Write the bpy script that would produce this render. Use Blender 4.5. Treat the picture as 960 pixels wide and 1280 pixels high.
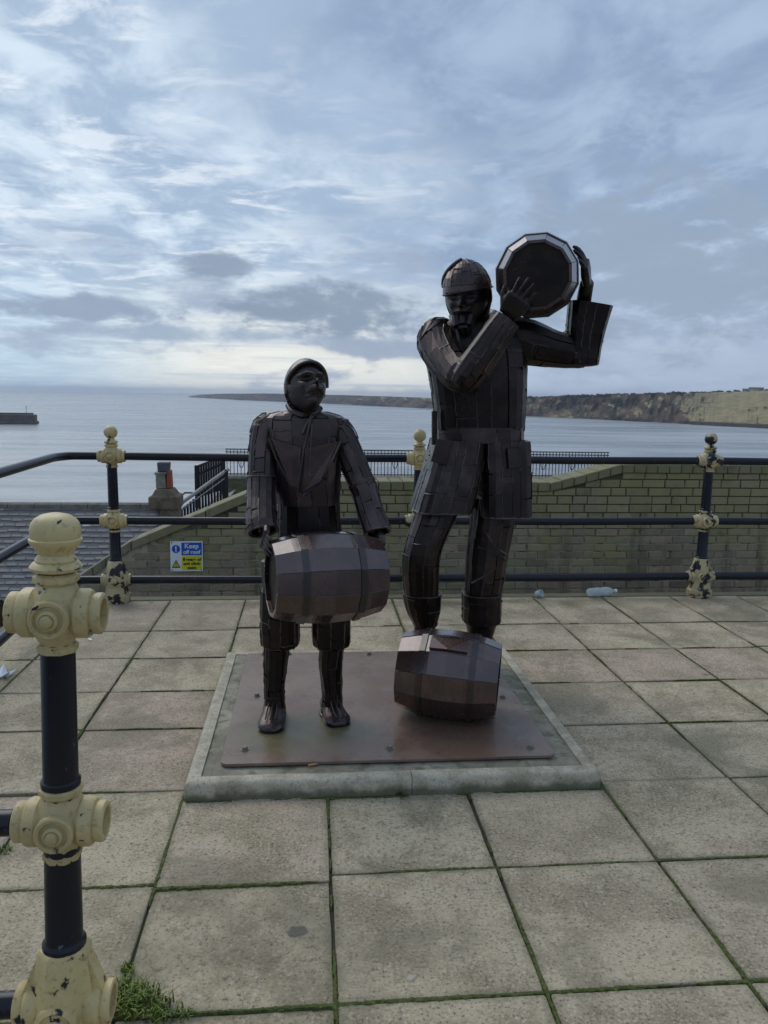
import bpy, bmesh, math, random
from mathutils import Vector, Matrix, noise as mnoise
random.seed(7)
R = math.radians
for o in list(bpy.data.objects): bpy.data.objects.remove(o)
S = bpy.context.scene
C = S.collection

# ------------------------------------------------------------------ camera
F, PITCH, ROLL, YAW, EYE = 972.0, .149, .016, .095, 1.675
FW = Vector((math.sin(YAW)*math.cos(PITCH), math.cos(YAW)*math.cos(PITCH), -math.sin(PITCH)))
r0 = Vector((math.cos(YAW), -math.sin(YAW), 0)); u0 = r0.cross(FW)
RT = r0*math.cos(ROLL)+u0*math.sin(ROLL); UP = -r0*math.sin(ROLL)+u0*math.cos(ROLL)
CAM = Vector((0, 0, EYE))
cd = bpy.data.cameras.new('camera'); cam = bpy.data.objects.new('camera', cd); C.objects.link(cam)
cam.matrix_world = Matrix(((RT.x, UP.x, -FW.x, 0), (RT.y, UP.y, -FW.y, 0), (RT.z, UP.z, -FW.z, EYE), (0, 0, 0, 1)))
cd.sensor_fit = 'VERTICAL'; cd.sensor_height = 36; cd.lens = F/1280*36
cd.clip_start = .05; cd.clip_end = 40000
S.camera = cam
S.render.resolution_x, S.render.resolution_y = 768, 1024

def ray(x, y): return RT*((x-480)/F)+UP*((640-y)/F)+FW
def at(x, y, Y):                       # survey point: sight line x,y met with the vertical plane at depth Y
    d = ray(x, y); return CAM+d*(Y/d.y)
def gz(x, y, z=0.):                    # ... met with the level plane at height z
    d = ray(x, y); return CAM+d*((z-EYE)/d.z)

# ------------------------------------------------------------------ node helper
class NT:
    def __init__(s, tree): s.t = tree; s.n = tree.nodes; s.l = tree.links
    def node(s, typ, **kw):
        n = s.n.new(typ)
        for k, v in kw.items(): setattr(n, k, v)
        return n
    def put(s, sock, v):
        if hasattr(v, 'is_output') or isinstance(v, bpy.types.NodeSocket): s.l.new(v, sock)
        elif v is not None: sock.default_value = v
    def m(s, op, a, b=None, c=None, clamp=False):
        n = s.node('ShaderNodeMath', operation=op, use_clamp=clamp)
        s.put(n.inputs[0], a)
        if b is not None: s.put(n.inputs[1], b)
        if c is not None: s.put(n.inputs[2], c)
        return n.outputs[0]
    def noise(s, vec, scale, detail=6, rough=.55, dist=0., dim='3D'):
        n = s.node('ShaderNodeTexNoise', noise_dimensions=dim)
        s.put(n.inputs['Vector'], vec); n.inputs['Scale'].default_value = scale
        n.inputs['Detail'].default_value = detail; n.inputs['Roughness'].default_value = rough
        n.inputs['Distortion'].default_value = dist
        return n.outputs[0]
    def voro(s, vec, scale, feat='F1', out=0):
        n = s.node('ShaderNodeTexVoronoi', feature=feat)
        s.put(n.inputs['Vector'], vec); n.inputs['Scale'].default_value = scale
        return n.outputs[out]
    def ramp(s, fac, a, b, lo=0., hi=1., smooth=True):
        n = s.node('ShaderNodeMapRange', interpolation_type='SMOOTHSTEP' if smooth else 'LINEAR')
        s.put(n.inputs[0], fac); n.inputs[1].default_value = a; n.inputs[2].default_value = b
        n.inputs[3].default_value = lo; n.inputs[4].default_value = hi
        return n.outputs[0]
    def mix(s, fac, a, b, mode='MIX'):
        n = s.node('ShaderNodeMix', data_type='RGBA', blend_type=mode)
        s.put(n.inputs[0], fac)
        for sock, v in ((n.inputs[6], a), (n.inputs[7], b)):
            s.put(sock, (*v, 1) if isinstance(v, (tuple, list)) else v)
        return n.outputs[2]
    def vec(s, x, y, z):
        n = s.node('ShaderNodeCombineXYZ')
        for i, v in enumerate((x, y, z)): s.put(n.inputs[i], v)
        return n.outputs[0]
    def sep(s, v):
        n = s.node('ShaderNodeSeparateXYZ'); s.put(n.inputs[0], v); return n.outputs
    def scalev(s, v, sc):
        n = s.node('ShaderNodeMapping'); s.put(n.inputs[0], v); n.inputs['Scale'].default_value = sc
        return n.outputs[0]
    def addv(s, a, b):
        n = s.node('ShaderNodeVectorMath', operation='ADD'); s.put(n.inputs[0], a); s.put(n.inputs[1], b)
        return n.outputs[0]
    def bump(s, h, strength, dist, nrm=None):
        n = s.node('ShaderNodeBump'); s.put(n.inputs['Height'], h)
        n.inputs['Strength'].default_value = strength; n.inputs['Distance'].default_value = dist
        if nrm is not None: s.l.new(nrm, n.inputs['Normal'])
        return n.outputs[0]

# ------------------------------------------------------------------ world: overcast sky
SUN_AZ, SUN_EL = R(-34), R(46)         # behind the cloud, ahead and to the left
w = bpy.data.worlds.new('World'); S.world = w; w.use_nodes = True
T = NT(w.node_tree); T.n.clear()
tc = T.node('ShaderNodeTexCoord'); D = tc.outputs['Generated']
x, y, z = T.sep(D)
sky = T.node('ShaderNodeTexSky', sky_type='NISHITA', sun_disc=False)
sky.sun_elevation = SUN_EL; sky.sun_rotation = SUN_AZ; sky.air_density = 1.2; sky.dust_density = 2.
az = T.m('MULTIPLY', T.m('ARCTAN2', x, y), 180/math.pi)
el = T.m('MULTIPLY', T.m('ARCSINE', z), 180/math.pi)
zc = T.m('MAXIMUM', T.m('ADD', z, .10), .05)
px_, py_ = T.m('DIVIDE', x, zc), T.m('DIVIDE', y, zc)
P3 = T.vec(px_, py_, .37)
A3 = T.vec(T.m('MULTIPLY', az, .045), T.m('MULTIPLY', el, .13), .5)      # low banks of cloud, stretched along the horizon
n_big = T.noise(P3, .75, 4, .5, .3)
n_rip = T.noise(T.scalev(P3, (1.5, 1., 1.)), 2.2, 8, .60, .35)
n_fine = T.noise(T.scalev(P3, (1.1, 1.7, 1.)), 3.4, 7, .64, .45)
n_bank = T.noise(A3, 2.1, 8, .58, .35)
n_puff = T.noise(T.vec(T.m('MULTIPLY', az, .12), T.m('MULTIPLY', el, .26), 8.3), 1.7, 9, .6, .25)
n_band = T.noise(T.vec(T.m('MULTIPLY', az, .02), T.m('MULTIPLY', el, .42), 3.1), 2.0, 6, .55, .2)
def blob(a0, e0, wa, we, nz, k, lo=.0, hi=.55):
    q = T.m('ADD', T.m('POWER', T.m('DIVIDE', T.m('SUBTRACT', az, a0), wa), 2), T.m('POWER', T.m('DIVIDE', T.m('SUBTRACT', el, e0), we), 2))
    v = T.m('ADD', T.m('SUBTRACT', 1., q), T.m('MULTIPLY', T.m('SUBTRACT', nz, .5), k))
    return T.ramp(v, lo, hi)
# the veil: thin and mottled on the left, a heavier smooth sheet on the right
sd = Vector((math.sin(SUN_AZ)*math.cos(SUN_EL), math.cos(SUN_AZ)*math.cos(SUN_EL), math.sin(SUN_EL)))
side = T.ramp(T.m('ADD', az, T.m('ADD', T.m('MULTIPLY', T.m('SUBTRACT', n_big, .5), 60.), T.m('MULTIPLY', el, .25))), -12., 17.)
side = T.m('MAXIMUM', side, T.ramp(T.m('ADD', az, T.m('MULTIPLY', T.m('SUBTRACT', n_big, .5), 40.)), -45., -85.))
light = T.mix(T.ramp(n_rip, .36, .60), (.58, .69, .80), (.325, .43, .575))
light = T.mix(T.m('MULTIPLY', T.ramp(n_fine, .49, .66), .65), light, (.78, .84, .90))
heavy = T.mix(T.ramp(n_rip, .38, .64), (.235, .325, .475), (.345, .445, .60))
heavy = T.mix(T.m('MULTIPLY', T.ramp(n_puff, .44, .66), T.ramp(el, 22., 9., .15, .75)), heavy, (.265, .335, .45))
heavy = T.mix(T.m('MULTIPLY', T.ramp(n_puff, .46, .34), T.ramp(el, 24., 8., .1, .6)), heavy, (.45, .545, .67))
veil = T.mix(side, light, heavy)
# pale, faintly warm gap of sky low down, then banks of darker cloud across it
low = T.ramp(T.m('ADD', el, T.m('MULTIPLY', T.m('SUBTRACT', n_bank, .5), 7.)), 1.5, 9.5, 1., 0.)
lowc = T.mix(T.ramp(T.m('ABSOLUTE', T.m('SUBTRACT', az, 0.)), 5., 19.), (.92, .90, .78), (.45, .61, .73))
lowc = T.mix(T.ramp(az, 8., 20.), lowc, (.42, .50, .63))
veil = T.mix(T.m('MULTIPLY', low, .70), veil, lowc)
bank = T.m('MULTIPLY', T.ramp(T.m('ADD', T.m('MULTIPLY', n_bank, .55), T.m('MULTIPLY', n_puff, .45)), .49, .60), T.ramp(el, 13., 5., 0., .85))
veil = T.mix(bank, veil, (.31, .375, .50))
band = T.m('MULTIPLY', T.ramp(n_band, .46, .60), T.ramp(el, 6.5, 1.5, 0., .7))
veil = T.mix(band, veil, (.36, .45, .58))
for a0, e0, wa, we, k, c in ((2.5, 6.0, 8.5, 1.9, 5.5, (.215, .28, .375)), (-15.5, 5.4, 8.0, 1.0, 5., (.25, .32, .44)),
                             (-6.5, 8.7, 3.2, 1.0, 4.5, (.235, .30, .40)), (-10., 4.0, 9.5, .6, 4.5, (.30, .385, .50)),
                             (24., 8.5, 12., 5.5, 5., (.265, .34, .445)), (6., 3.3, 7., .7, 4.5, (.29, .355, .47))):
    veil = T.mix(T.m('MULTIPLY', blob(a0, e0, wa, we, n_puff, k, -.2, .9), .92), veil, c)
# below the horizon: plain dull ground/sea light
veil = T.mix(T.ramp(z, -.02, -.005, 1., 0.), veil, (.28, .33, .39))
gain = T.node('ShaderNodeVectorMath', operation='SCALE'); T.put(gain.inputs[0], veil); gain.inputs['Scale'].default_value = 10.0
cov = T.mix(.98, sky.outputs[0], gain.outputs[0])
bg = T.node('ShaderNodeBackground'); T.l.new(cov, bg.inputs[0]); bg.inputs[1].default_value = .10
wo = T.node('ShaderNodeOutputWorld'); T.l.new(bg.outputs[0], wo.inputs[0])

sl = bpy.data.lights.new('sun', 'SUN'); sl.energy = 1.1; sl.angle = R(45); sl.color = (1., .965, .91)
so = bpy.data.objects.new('sun', sl); C.objects.link(so)
so.rotation_euler = (-sd).to_track_quat('-Z', 'Y').to_euler(); so.location = (0, 0, 30)
S.view_settings.view_transform = 'Standard'; S.view_settings.look = 'None'
S.view_settings.exposure = .24; S.view_settings.gamma = 1.; S.view_settings.use_curve_mapping = False

# ------------------------------------------------------------------ materials
MAT = {}
def mat(name, fn):
    m = bpy.data.materials.new(name); m.use_nodes = True
    t = NT(m.node_tree); b = t.n['Principled BSDF']
    co = t.node('ShaderNodeTexCoord').outputs['Object']
    geo = t.node('ShaderNodeNewGeometry').outputs['Position']
    oi = t.node('ShaderNodeObjectInfo').outputs['Random']
    fn(t, b.inputs, co, geo, oi); MAT[name] = m; return m
def setc(t, sock, v): t.put(sock, (*v, 1) if isinstance(v, tuple) else v)

def f_slab(t, i, co, g, oi):
    sh = t.addv(g, t.vec(t.m('MULTIPLY', oi, 17.), 0., 0.))
    n1 = t.noise(sh, 3.2, 6, .6); n2 = t.noise(g, 95., 4, .72); n3 = t.noise(g, 30., 5, .7); n4 = t.noise(sh, 9., 6, .65)
    base = t.mix(t.ramp(oi, .3, .9), (.49, .405, .270), (.455, .37, .258))
    base = t.mix(t.ramp(t.m('FRACT', t.m('MULTIPLY', oi, 7.3)), .84, .99), base, (.45, .335, .25))
    base = t.mix(t.ramp(n1, .38, .66), base, (.295, .24, .152))
    base = t.mix(t.m('MULTIPLY', t.ramp(n4, .52, .70), .5), base, (.53, .455, .33))
    base = t.mix(t.m('MULTIPLY', t.ramp(n3, .5, .68), .55), base, (.17, .15, .10))
    base = t.mix(t.m('MULTIPLY', t.ramp(n2, .54, .66), .75), base, (.60, .53, .40))
    base = t.mix(t.m('MULTIPLY', t.ramp(n2, .46, .34), .85), base, (.06, .057, .047))
    st = t.noise(t.addv(g, (3.1, 9.2, 0.)), 1.1, 6, .62, .6)
    base = t.mix(t.m('MULTIPLY', t.ramp(st, .54, .64), .5), base, (.15, .135, .085))
    v = t.voro(g, 4.6)                                                    # trodden gum and lichen spots
    base = t.mix(t.m('MULTIPLY', t.ramp(v, .052, .030), .75), base, (.42, .41, .38))
    v2 = t.voro(t.addv(g, (7.3, 2.1, 0)), 1.9)
    base = t.mix(t.m('MULTIPLY', t.ramp(v2, .062, .035), .6), base, (.07, .068, .065))
    tp = gz(372, 1163, 0.); gx_, gy_, _z = t.sep(g)
    q = t.m('ADD', t.m('POWER', t.m('DIVIDE', t.m('SUBTRACT', gx_, tp.x), .033), 2), t.m('POWER', t.m('DIVIDE', t.m('SUBTRACT', gy_, tp.y), .028), 2))
    base = t.mix(t.m('MULTIPLY', t.ramp(t.m('ADD', q, t.m('MULTIPLY', t.m('SUBTRACT', n3, .5), 2.2)), 1.3, .6), .75), base, (.075, .072, .068))   # tar spot
    gen = t.node('ShaderNodeTexCoord').outputs['Generated']; ax, ay, _ = t.sep(gen)
    ed = t.m('MINIMUM', t.m('MINIMUM', ax, t.m('SUBTRACT', 1., ax)), t.m('MINIMUM', ay, t.m('SUBTRACT', 1., ay)))
    ed = t.m('SUBTRACT', ed, t.m('MULTIPLY', t.m('SUBTRACT', n4, .5), .16))
    base = t.mix(t.ramp(ed, .05, -.01, 0., .55), base, (.14, .13, .08))   # grime and moss creeping in from the joints
    setc(t, i['Base Color'], base); i['Roughness'].default_value = .82; i['Specular IOR Level'].default_value = .35
    t.put(i['Normal'], t.bump(t.m('ADD', n2, t.m('MULTIPLY', n3, 1.3)), .75, .004))
mat('slab', f_slab)
def f_bed(t, i, co, g, oi):
    n = t.noise(g, 5., 5, .6); n2 = t.noise(g, 120., 4, .7)
    b = t.mix(t.ramp(n, .42, .56), (.060, .053, .038), (.075, .08, .028))
    b = t.mix(t.ramp(n2, .45, .7), b, (.018, .02, .01))
    setc(t, i['Base Color'], b); i['Roughness'].default_value = .95
    t.put(i['Normal'], t.bump(n2, .8, .008))
mat('joint_bed', f_bed)
def f_conc(t, i, co, g, oi):
    n1 = t.noise(g, 4., 7, .62); n2 = t.noise(g, 130., 4, .7); n3 = t.noise(g, 14., 6, .65)
    b = t.mix(t.ramp(n1, .35, .65), (.34, .31, .235), (.20, .182, .13))
    b = t.mix(t.m('MULTIPLY', t.ramp(n3, .48, .62), .8), b, (.115, .115, .055))
    b = t.mix(t.m('MULTIPLY', t.ramp(t.noise(g, 7.3, 6, .7), .58, .66), .8), b, (.42, .40, .27))
    b = t.mix(t.m('MULTIPLY', t.ramp(n2, .55, .68), .6), b, (.36, .35, .3))
    setc(t, i['Base Color'], b); i['Roughness'].default_value = .85
    t.put(i['Normal'], t.bump(t.m('ADD', n2, n3), .5, .004))
mat('concrete', f_conc)
def f_kerb(t, i, co, g, oi):
    n1 = t.noise(g, 9., 8, .7); n2 = t.noise(g, 85., 5, .75)
    b = t.mix(t.ramp(n1, .38, .62), (.52, .465, .35), (.34, .30, .215))
    z = t.sep(g)[2]
    b = t.mix(t.m('MULTIPLY', t.ramp(t.m('ADD', z, t.m('MULTIPLY', n1, -.08)), .012, -.03), .8), b, (.075, .08, .04))
    b = t.mix(t.m('MULTIPLY', t.ramp(n2, .52, .66), .7), b, (.13, .118, .085))
    setc(t, i['Base Color'], b); i['Roughness'].default_value = .85
    t.put(i['Normal'], t.bump(t.m('ADD', n2, n1), .5, .004))
mat('kerb', f_kerb)
def f_plate(t, i, co, g, oi):
    n1 = t.noise(g, 2.3, 7, .6); n2 = t.noise(g, 26., 6, .68); n3 = t.noise(g, 5., 6, .6, .4)
    b = t.mix(t.ramp(n1, .38, .62), (.175, .108, .075), (.235, .165, .122))
    b = t.mix(t.m('MULTIPLY', t.ramp(n3, .52, .68), .75), b, (.20, .175, .15))     # greyer brown blotches
    b = t.mix(t.m('MULTIPLY', t.ramp(n2, .55, .72), .6), b, (.085, .052, .038))
    gx, gy, _ = t.sep(g)
    q = t.m('ADD', t.m('POWER', t.m('DIVIDE', t.m('SUBTRACT', gx, -.05), .42), 2), t.m('POWER', t.m('DIVIDE', t.m('SUBTRACT', gy, 3.5), .26), 2))
    patch = t.ramp(t.m('ADD', q, t.m('MULTIPLY', t.m('SUBTRACT', n3, .5), 1.6)), 1.1, .1)
    b = t.mix(t.m('MULTIPLY', patch, .75), b, (.12, .115, .05))                       # olive tint round the shoes
    setc(t, i['Base Color'], b); t.put(i['Roughness'], t.ramp(n3, .3, .7, .20, .46)); i['Specular IOR Level'].default_value = .5
    t.put(i['Normal'], t.bump(t.m('ADD', n2, n1), .25, .004))
mat('rust_plate', f_plate)
def steel(c1, c2, c3, rough, metal=.6, vary=.6, coat=.7, cior=1.6):
    def fn(t, i, co, g, oi):
        n1 = t.noise(g, 9., 6, .6); n2 = t.noise(g, 90., 5, .7); n3 = t.noise(t.scalev(g, (1., 1., .16)), 34., 5, .65)
        b = t.mix(t.ramp(n1, .38, .64), c1, c2)
        b = t.mix(t.m('MULTIPLY', t.ramp(n3, .55, .70), .6), b, c3)
        b = t.mix(t.ramp(oi, .0, 1., .0, vary), b, tuple(v*.35 for v in c1))
        i['Coat Weight'].default_value = coat; i['Coat IOR'].default_value = cior; i['Coat Roughness'].default_value = rough*.55
        setc(t, i['Base Color'], b); i['Specular IOR Level'].default_value = .4; i['Metallic'].default_value = metal
        t.put(i['Roughness'], t.m('ADD', t.ramp(n1, .3, .7, rough-.08, rough+.1), t.m('MULTIPLY', t.m('SUBTRACT', n2, .5), .25)))
        t.put(i['Normal'], t.bump(t.m('ADD', t.m('ADD', n2, n1), t.m('MULTIPLY', n3, .9)), .28, .004))
    return fn
mat('steel_brown', steel((.092, .062, .057), (.048, .035, .034), (.115, .062, .048), .34, .7, .65, .18))
mat('steel_dark', steel((.032, .021, .019), (.016, .012, .011), (.040, .023, .018), .34, .7, .6, .08))
mat('steel_body', steel((.085, .064, .059), (.050, .038, .036), (.08, .055, .046), .33, .7, .5, .2))
mat('steel_barrel', steel((.088, .040, .033), (.048, .025, .021), (.075, .052, .050), .28, .6, .55, .9, 1.75))
mat('steel_hoop', steel((.050, .032, .029), (.030, .021, .019), (.05, .034, .030), .30, .6, .4, .7))
mat('steel_coat', steel((.055, .037, .034), (.028, .021, .020), (.068, .038, .030), .34, .7, .65, .12))
mat('steel_skin', steel((.040, .029, .027), (.022, .016, .015), (.045, .029, .024), .36, .7, .5, .1))
mat('steel_weld', steel((.12, .092, .085), (.065, .052, .048), (.16, .12, .105), .36, .7, .5, .2))
def paint(chip_lo, chip_hi, cream, sc=26.):
    def fn(t, i, co, g, oi):
        n1 = t.noise(g, sc, 5, .58, .3); n2 = t.noise(g, 5., 5, .6); n3 = t.noise(g, 60., 5, .7)
        b = t.mix(t.ramp(n2, .35, .65), cream, tuple(v*.72 for v in cream))
        b = t.mix(t.m('MULTIPLY', t.ramp(n3, .53, .70), .6), b, (.19, .14, .06))
        chip = t.ramp(n1, chip_lo, chip_hi)
        b = t.mix(t.ramp(n1, chip_lo-.03, chip_lo, 0., .5), b, (.20, .13, .06))
        b = t.mix(chip, b, (.010, .011, .018))
        setc(t, i['Base Color'], b); t.put(i['Roughness'], t.m('ADD', .36, t.m('MULTIPLY', n2, .2)))
        h = t.m('ADD', t.m('MULTIPLY', t.m('SUBTRACT', 1., chip), .5), t.m('MULTIPLY', n3, .2))
        t.put(i['Normal'], t.bump(h, .5, .003))
    return fn
mat('cream_paint', paint(.655, .668, (.60, .475, .225)))
mat('cream_flaked', paint(.625, .64, (.60, .47, .215), 15.))
mat('cream_worn', paint(.535, .555, (.54, .45, .25), 13.))
def f_navy(t, i, co, g, oi):
    n = t.noise(g, 12., 5, .6); n2 = t.noise(g, 45., 5, .7); nz = t.sep(t.node('ShaderNodeNewGeometry').outputs['Normal'])[2]
    b = t.mix(t.ramp(n, .4, .7), (.004, .005, .012), (.006, .007, .013))
    b = t.mix(t.m('MULTIPLY', t.ramp(n2, .62, .68), t.ramp(n, .5, .6)), b, (.16, .17, .18))
    setc(t, i['Base Color'], b); i['Roughness'].default_value = .30; i['Specular IOR Level'].default_value = .38
    t.put(i['Normal'], t.bump(n2, .12, .003))
mat('navy_paint', f_navy)
def brickm(a, bb, moss, lo, hi):
    def fn(t, i, co, g, oi):
        n1 = t.noise(g, 1.4, 6, .6); n2 = t.noise(g, 45., 6, .7); n3 = t.noise(g, 9., 6, .65)
        b = t.mix(oi, a, bb)
        b = t.mix(t.ramp(t.m('FRACT', t.m('MULTIPLY', oi, 13.7)), .80, .95, 0., .8), b, tuple(v*.42 for v in a))
        dr = t.noise(t.scalev(g, (6., 1., .5)), 1., 6, .65)
        b = t.mix(t.ramp(dr, .50, .66, 0., .7), b, (.065, .06, .038))
        b = t.mix(t.m('MULTIPLY', t.ramp(n2, .45, .7), .6), b, tuple(v*.45 for v in a))
        zz = t.sep(g)[2]
        k = t.m('ADD', t.m('ADD', t.m('MULTIPLY', n3, .8), n1), t.m('MULTIPLY', zz, .22))
        b = t.mix(t.m('MULTIPLY', t.ramp(k, lo, hi), .85), b, moss)
        b = t.mix(t.m('MULTIPLY', t.ramp(t.noise(g, 22., 6, .7), .62, .70), .55), b, (.24, .25, .22))
        setc(t, i['Base Color'], b); i['Roughness'].default_value = .9
        t.put(i['Normal'], t.bump(t.m('ADD', n2, n3), .7, .008))
    return fn
mat('brick', brickm((.37, .285, .195), (.24, .215, .155), (.28, .265, .115), .84, 1.16))
mat('coping', brickm((.28, .25, .165), (.21, .19, .13), (.21, .20, .095), .84, 1.14))
def f_mortar(t, i, co, g, oi):
    n = t.noise(g, 8., 6, .65); z = t.sep(g)[2]
    b = t.mix(t.ramp(t.m('ADD', z, t.m('MULTIPLY', n, .5)), .45, .80), (.42, .38, .285), (.075, .07, .048))
    b = t.mix(t.ramp(n, .52, .66), b, (.085, .085, .04))
    setc(t, i['Base Color'], b); i['Roughness'].default_value = .95
mat('mortar', f_mortar)
def f_slate(t, i, co, g, oi):
    n1 = t.noise(g, 1.1, 6, .6); n2 = t.noise(g, 18., 6, .7)
    b = t.mix(oi, (.20, .185, .165), (.10, .10, .112))
    b = t.mix(t.m('MULTIPLY', t.ramp(n1, .45, .62), .7), b, (.17, .155, .115))
    b = t.mix(t.m('MULTIPLY', t.ramp(n2, .52, .7), .6), b, (.07, .065, .055))
    b = t.mix(t.m('MULTIPLY', t.ramp(t.noise(g, .75, 5, .7), .60, .66), t.ramp(n2, .40, .52)), b, (.42, .45, .50))
    setc(t, i['Base Color'], b); i['Roughness'].default_value = .6
    t.put(i['Normal'], t.bump(n2, .5, .01))
mat('slate', f_slate)
def flat(c, rough=.6, nz=.35, sc=8., spec=.4, metal=0.):
    def fn(t, i, co, g, oi):
        n = t.noise(g, sc, 6, .65)
        setc(t, i['Base Color'], t.mix(t.ramp(n, .35, .68, 0., nz), c, tuple(v*.35 for v in c)))
        i['Roughness'].default_value = rough; i['Specular IOR Level'].default_value = spec; i['Metallic'].default_value = metal
        t.put(i['Normal'], t.bump(n, .25, .01))
    return fn
mat('ridge_stone', flat((.20, .185, .15), .9, .6, 6.))
mat('stone_pale', flat((.30, .275, .21), .9, .6, 5.))
mat('stone_brown', flat((.17, .135, .085), .9, .75, 5.))
mat('stone_dull_green', flat((.16, .15, .085), .9, .7, 4.))  # dull green, with the shade on the wall face mixed into the colour
mat('red_brick', flat((.34, .085, .045), .85, .4, 14.))
mat('lead_grey', flat((.10, .105, .115), .6, .5, 6.))
mat('black_iron', flat((.012, .011, .013), .5, .3, 10.))
mat('rail_white', flat((.45, .41, .38), .6, .4, 12.))
mat('yard', flat((.24, .235, .20), .9, .8, 1.7))
mat('pier_stone', flat((.10, .082, .070), .9, .6, .2))
mat('house_white', flat((.68, .67, .62), .8, .2, .3))
mat('house_roof', flat((.10, .08, .075), .8, .4, .3))
mat('sign_white', flat((.80, .82, .83), .45, .08, 9.))
mat('sign_blue', flat((.012, .10, .48), .45, .1, 9.))
mat('sign_yellow', flat((.72, .64, .03), .45, .12, 9.))
mat('sign_black', flat((.03, .03, .03), .5, .1, 9.))
mat('litter_white', flat((.82, .84, .86), .6, .1, 9.))
mat('orange_paper', flat((.62, .28, .10), .8, .3, 90.))
mat('bolt_steel', flat((.20, .185, .15), .5, .6, 60., .6))
mat('grass', flat((.15, .21, .03), .7, .7, 30.))
mat('moss', flat((.10, .118, .03), .95, .8, 60.))
mat('weed', flat((.05, .12, .03), .6, .5, 40.))
mat('cliff_bush', flat((.03, .035, .02), .9, .5, .05))
def f_plastic(t, i, co, g, oi):
    setc(t, i['Base Color'], (.78, .88, .90)); i['Roughness'].default_value = .25; i['Transmission Weight'].default_value = .6
    i['IOR'].default_value = 1.3
    t.put(i['Normal'], t.bump(t.noise(g, 60., 3, .5), .4, .01))
mat('clear_plastic', f_plastic)
def f_sea(t, i, co, g, oi):
    gx, gy, gz_ = t.sep(g)
    n1 = t.noise(t.scalev(g, (.055, .11, 1.)), 1., 8, .62, .3)
    n2 = t.noise(t.scalev(g, (.35, .6, 1.)), 1., 5, .6)
    n3 = t.noise(t.scalev(g, (.0035, .012, 1.)), 1., 4, .55)
    n4 = t.noise(t.scalev(g, (.012, .07, 1.)), 1., 7, .7)
    setc(t, i['Base Color'], t.mix(t.ramp(t.m('ADD', t.m('MULTIPLY', n3, .4), t.m('MULTIPLY', n4, .6)), .38, .62), (.20, .225, .24), (.42, .435, .43)))  # light and dark of the ripples painted into the water colour
    t.put(i['Roughness'], t.ramp(n3, .3, .7, .20, .36)); i['IOR'].default_value = 1.333
    h = t.m('ADD', t.m('MULTIPLY', n1, 1.0), t.m('MULTIPLY', n2, .35))
    t.put(i['Normal'], t.bump(t.m('ADD', h, t.m('MULTIPLY', n4, 1.5)), .5, 1.5))
mat('sea', f_sea)
def f_cliff(t, i, co, g, oi):
    nz = t.sep(t.node('ShaderNodeNewGeometry').outputs['Normal'])[2]
    gz_ = t.sep(g)[2]
    n1 = t.noise(t.scalev(g, (1., 1., 2.2)), .018, 7, .65); n2 = t.noise(g, .09, 6, .7)
    rock = t.mix(t.ramp(n1, .4, .62), (.12, .078, .056), (.060, .052, .045))
    rock = t.mix(t.ramp(n2, .48, .7, 0., .7), rock, (.16, .125, .085))
    gr = t.mix(t.ramp(n2, .35, .65), (.33, .27, .14), (.20, .17, .085))
    b = t.mix(t.ramp(t.m('ADD', nz, t.m('MULTIPLY', t.m('SUBTRACT', n1, .5), .35)), .74, .90), rock, gr)
    b = t.mix(t.m('MULTIPLY', t.ramp(n1, .53, .63), t.ramp(nz, .9, .6)), b, (.042, .048, .028))
    setc(t, i['Base Color'], b); i['Roughness'].default_value = .95; i['Specular IOR Level'].default_value = .1
mat('cliff', f_cliff)

# ------------------------------------------------------------------ mesh helpers
def link(name, me, m=None, parent=None, smooth=False, loc=None):
    o = bpy.data.objects.new(name, me); C.objects.link(o)
    if m and me and not me.materials: me.materials.append(MAT[m])
    if parent: o.parent = parent
    if loc is not None: o.location = loc
    return o
def mesh(name, vs, fs, m, parent=None, smooth=False, loc=None):
    me = bpy.data.meshes.new(name); me.from_pydata([tuple(v) for v in vs], [], fs); me.update()
    if smooth: me.polygons.foreach_set('use_smooth', [True]*len(me.polygons))
    return link(name, me, m, parent, loc=loc)
def tag(o, label=None, cat=None, group=None, kind=None):
    for k, v in (('label', label), ('category', cat), ('group', group), ('kind', kind)):
        if v: o[k] = v
    return o
def empty(name, loc, label, cat, group=None):
    o = bpy.data.objects.new(name, None); C.objects.link(o); o.location = loc; o.empty_display_size = .1
    return tag(o, label, cat, group)
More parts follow.
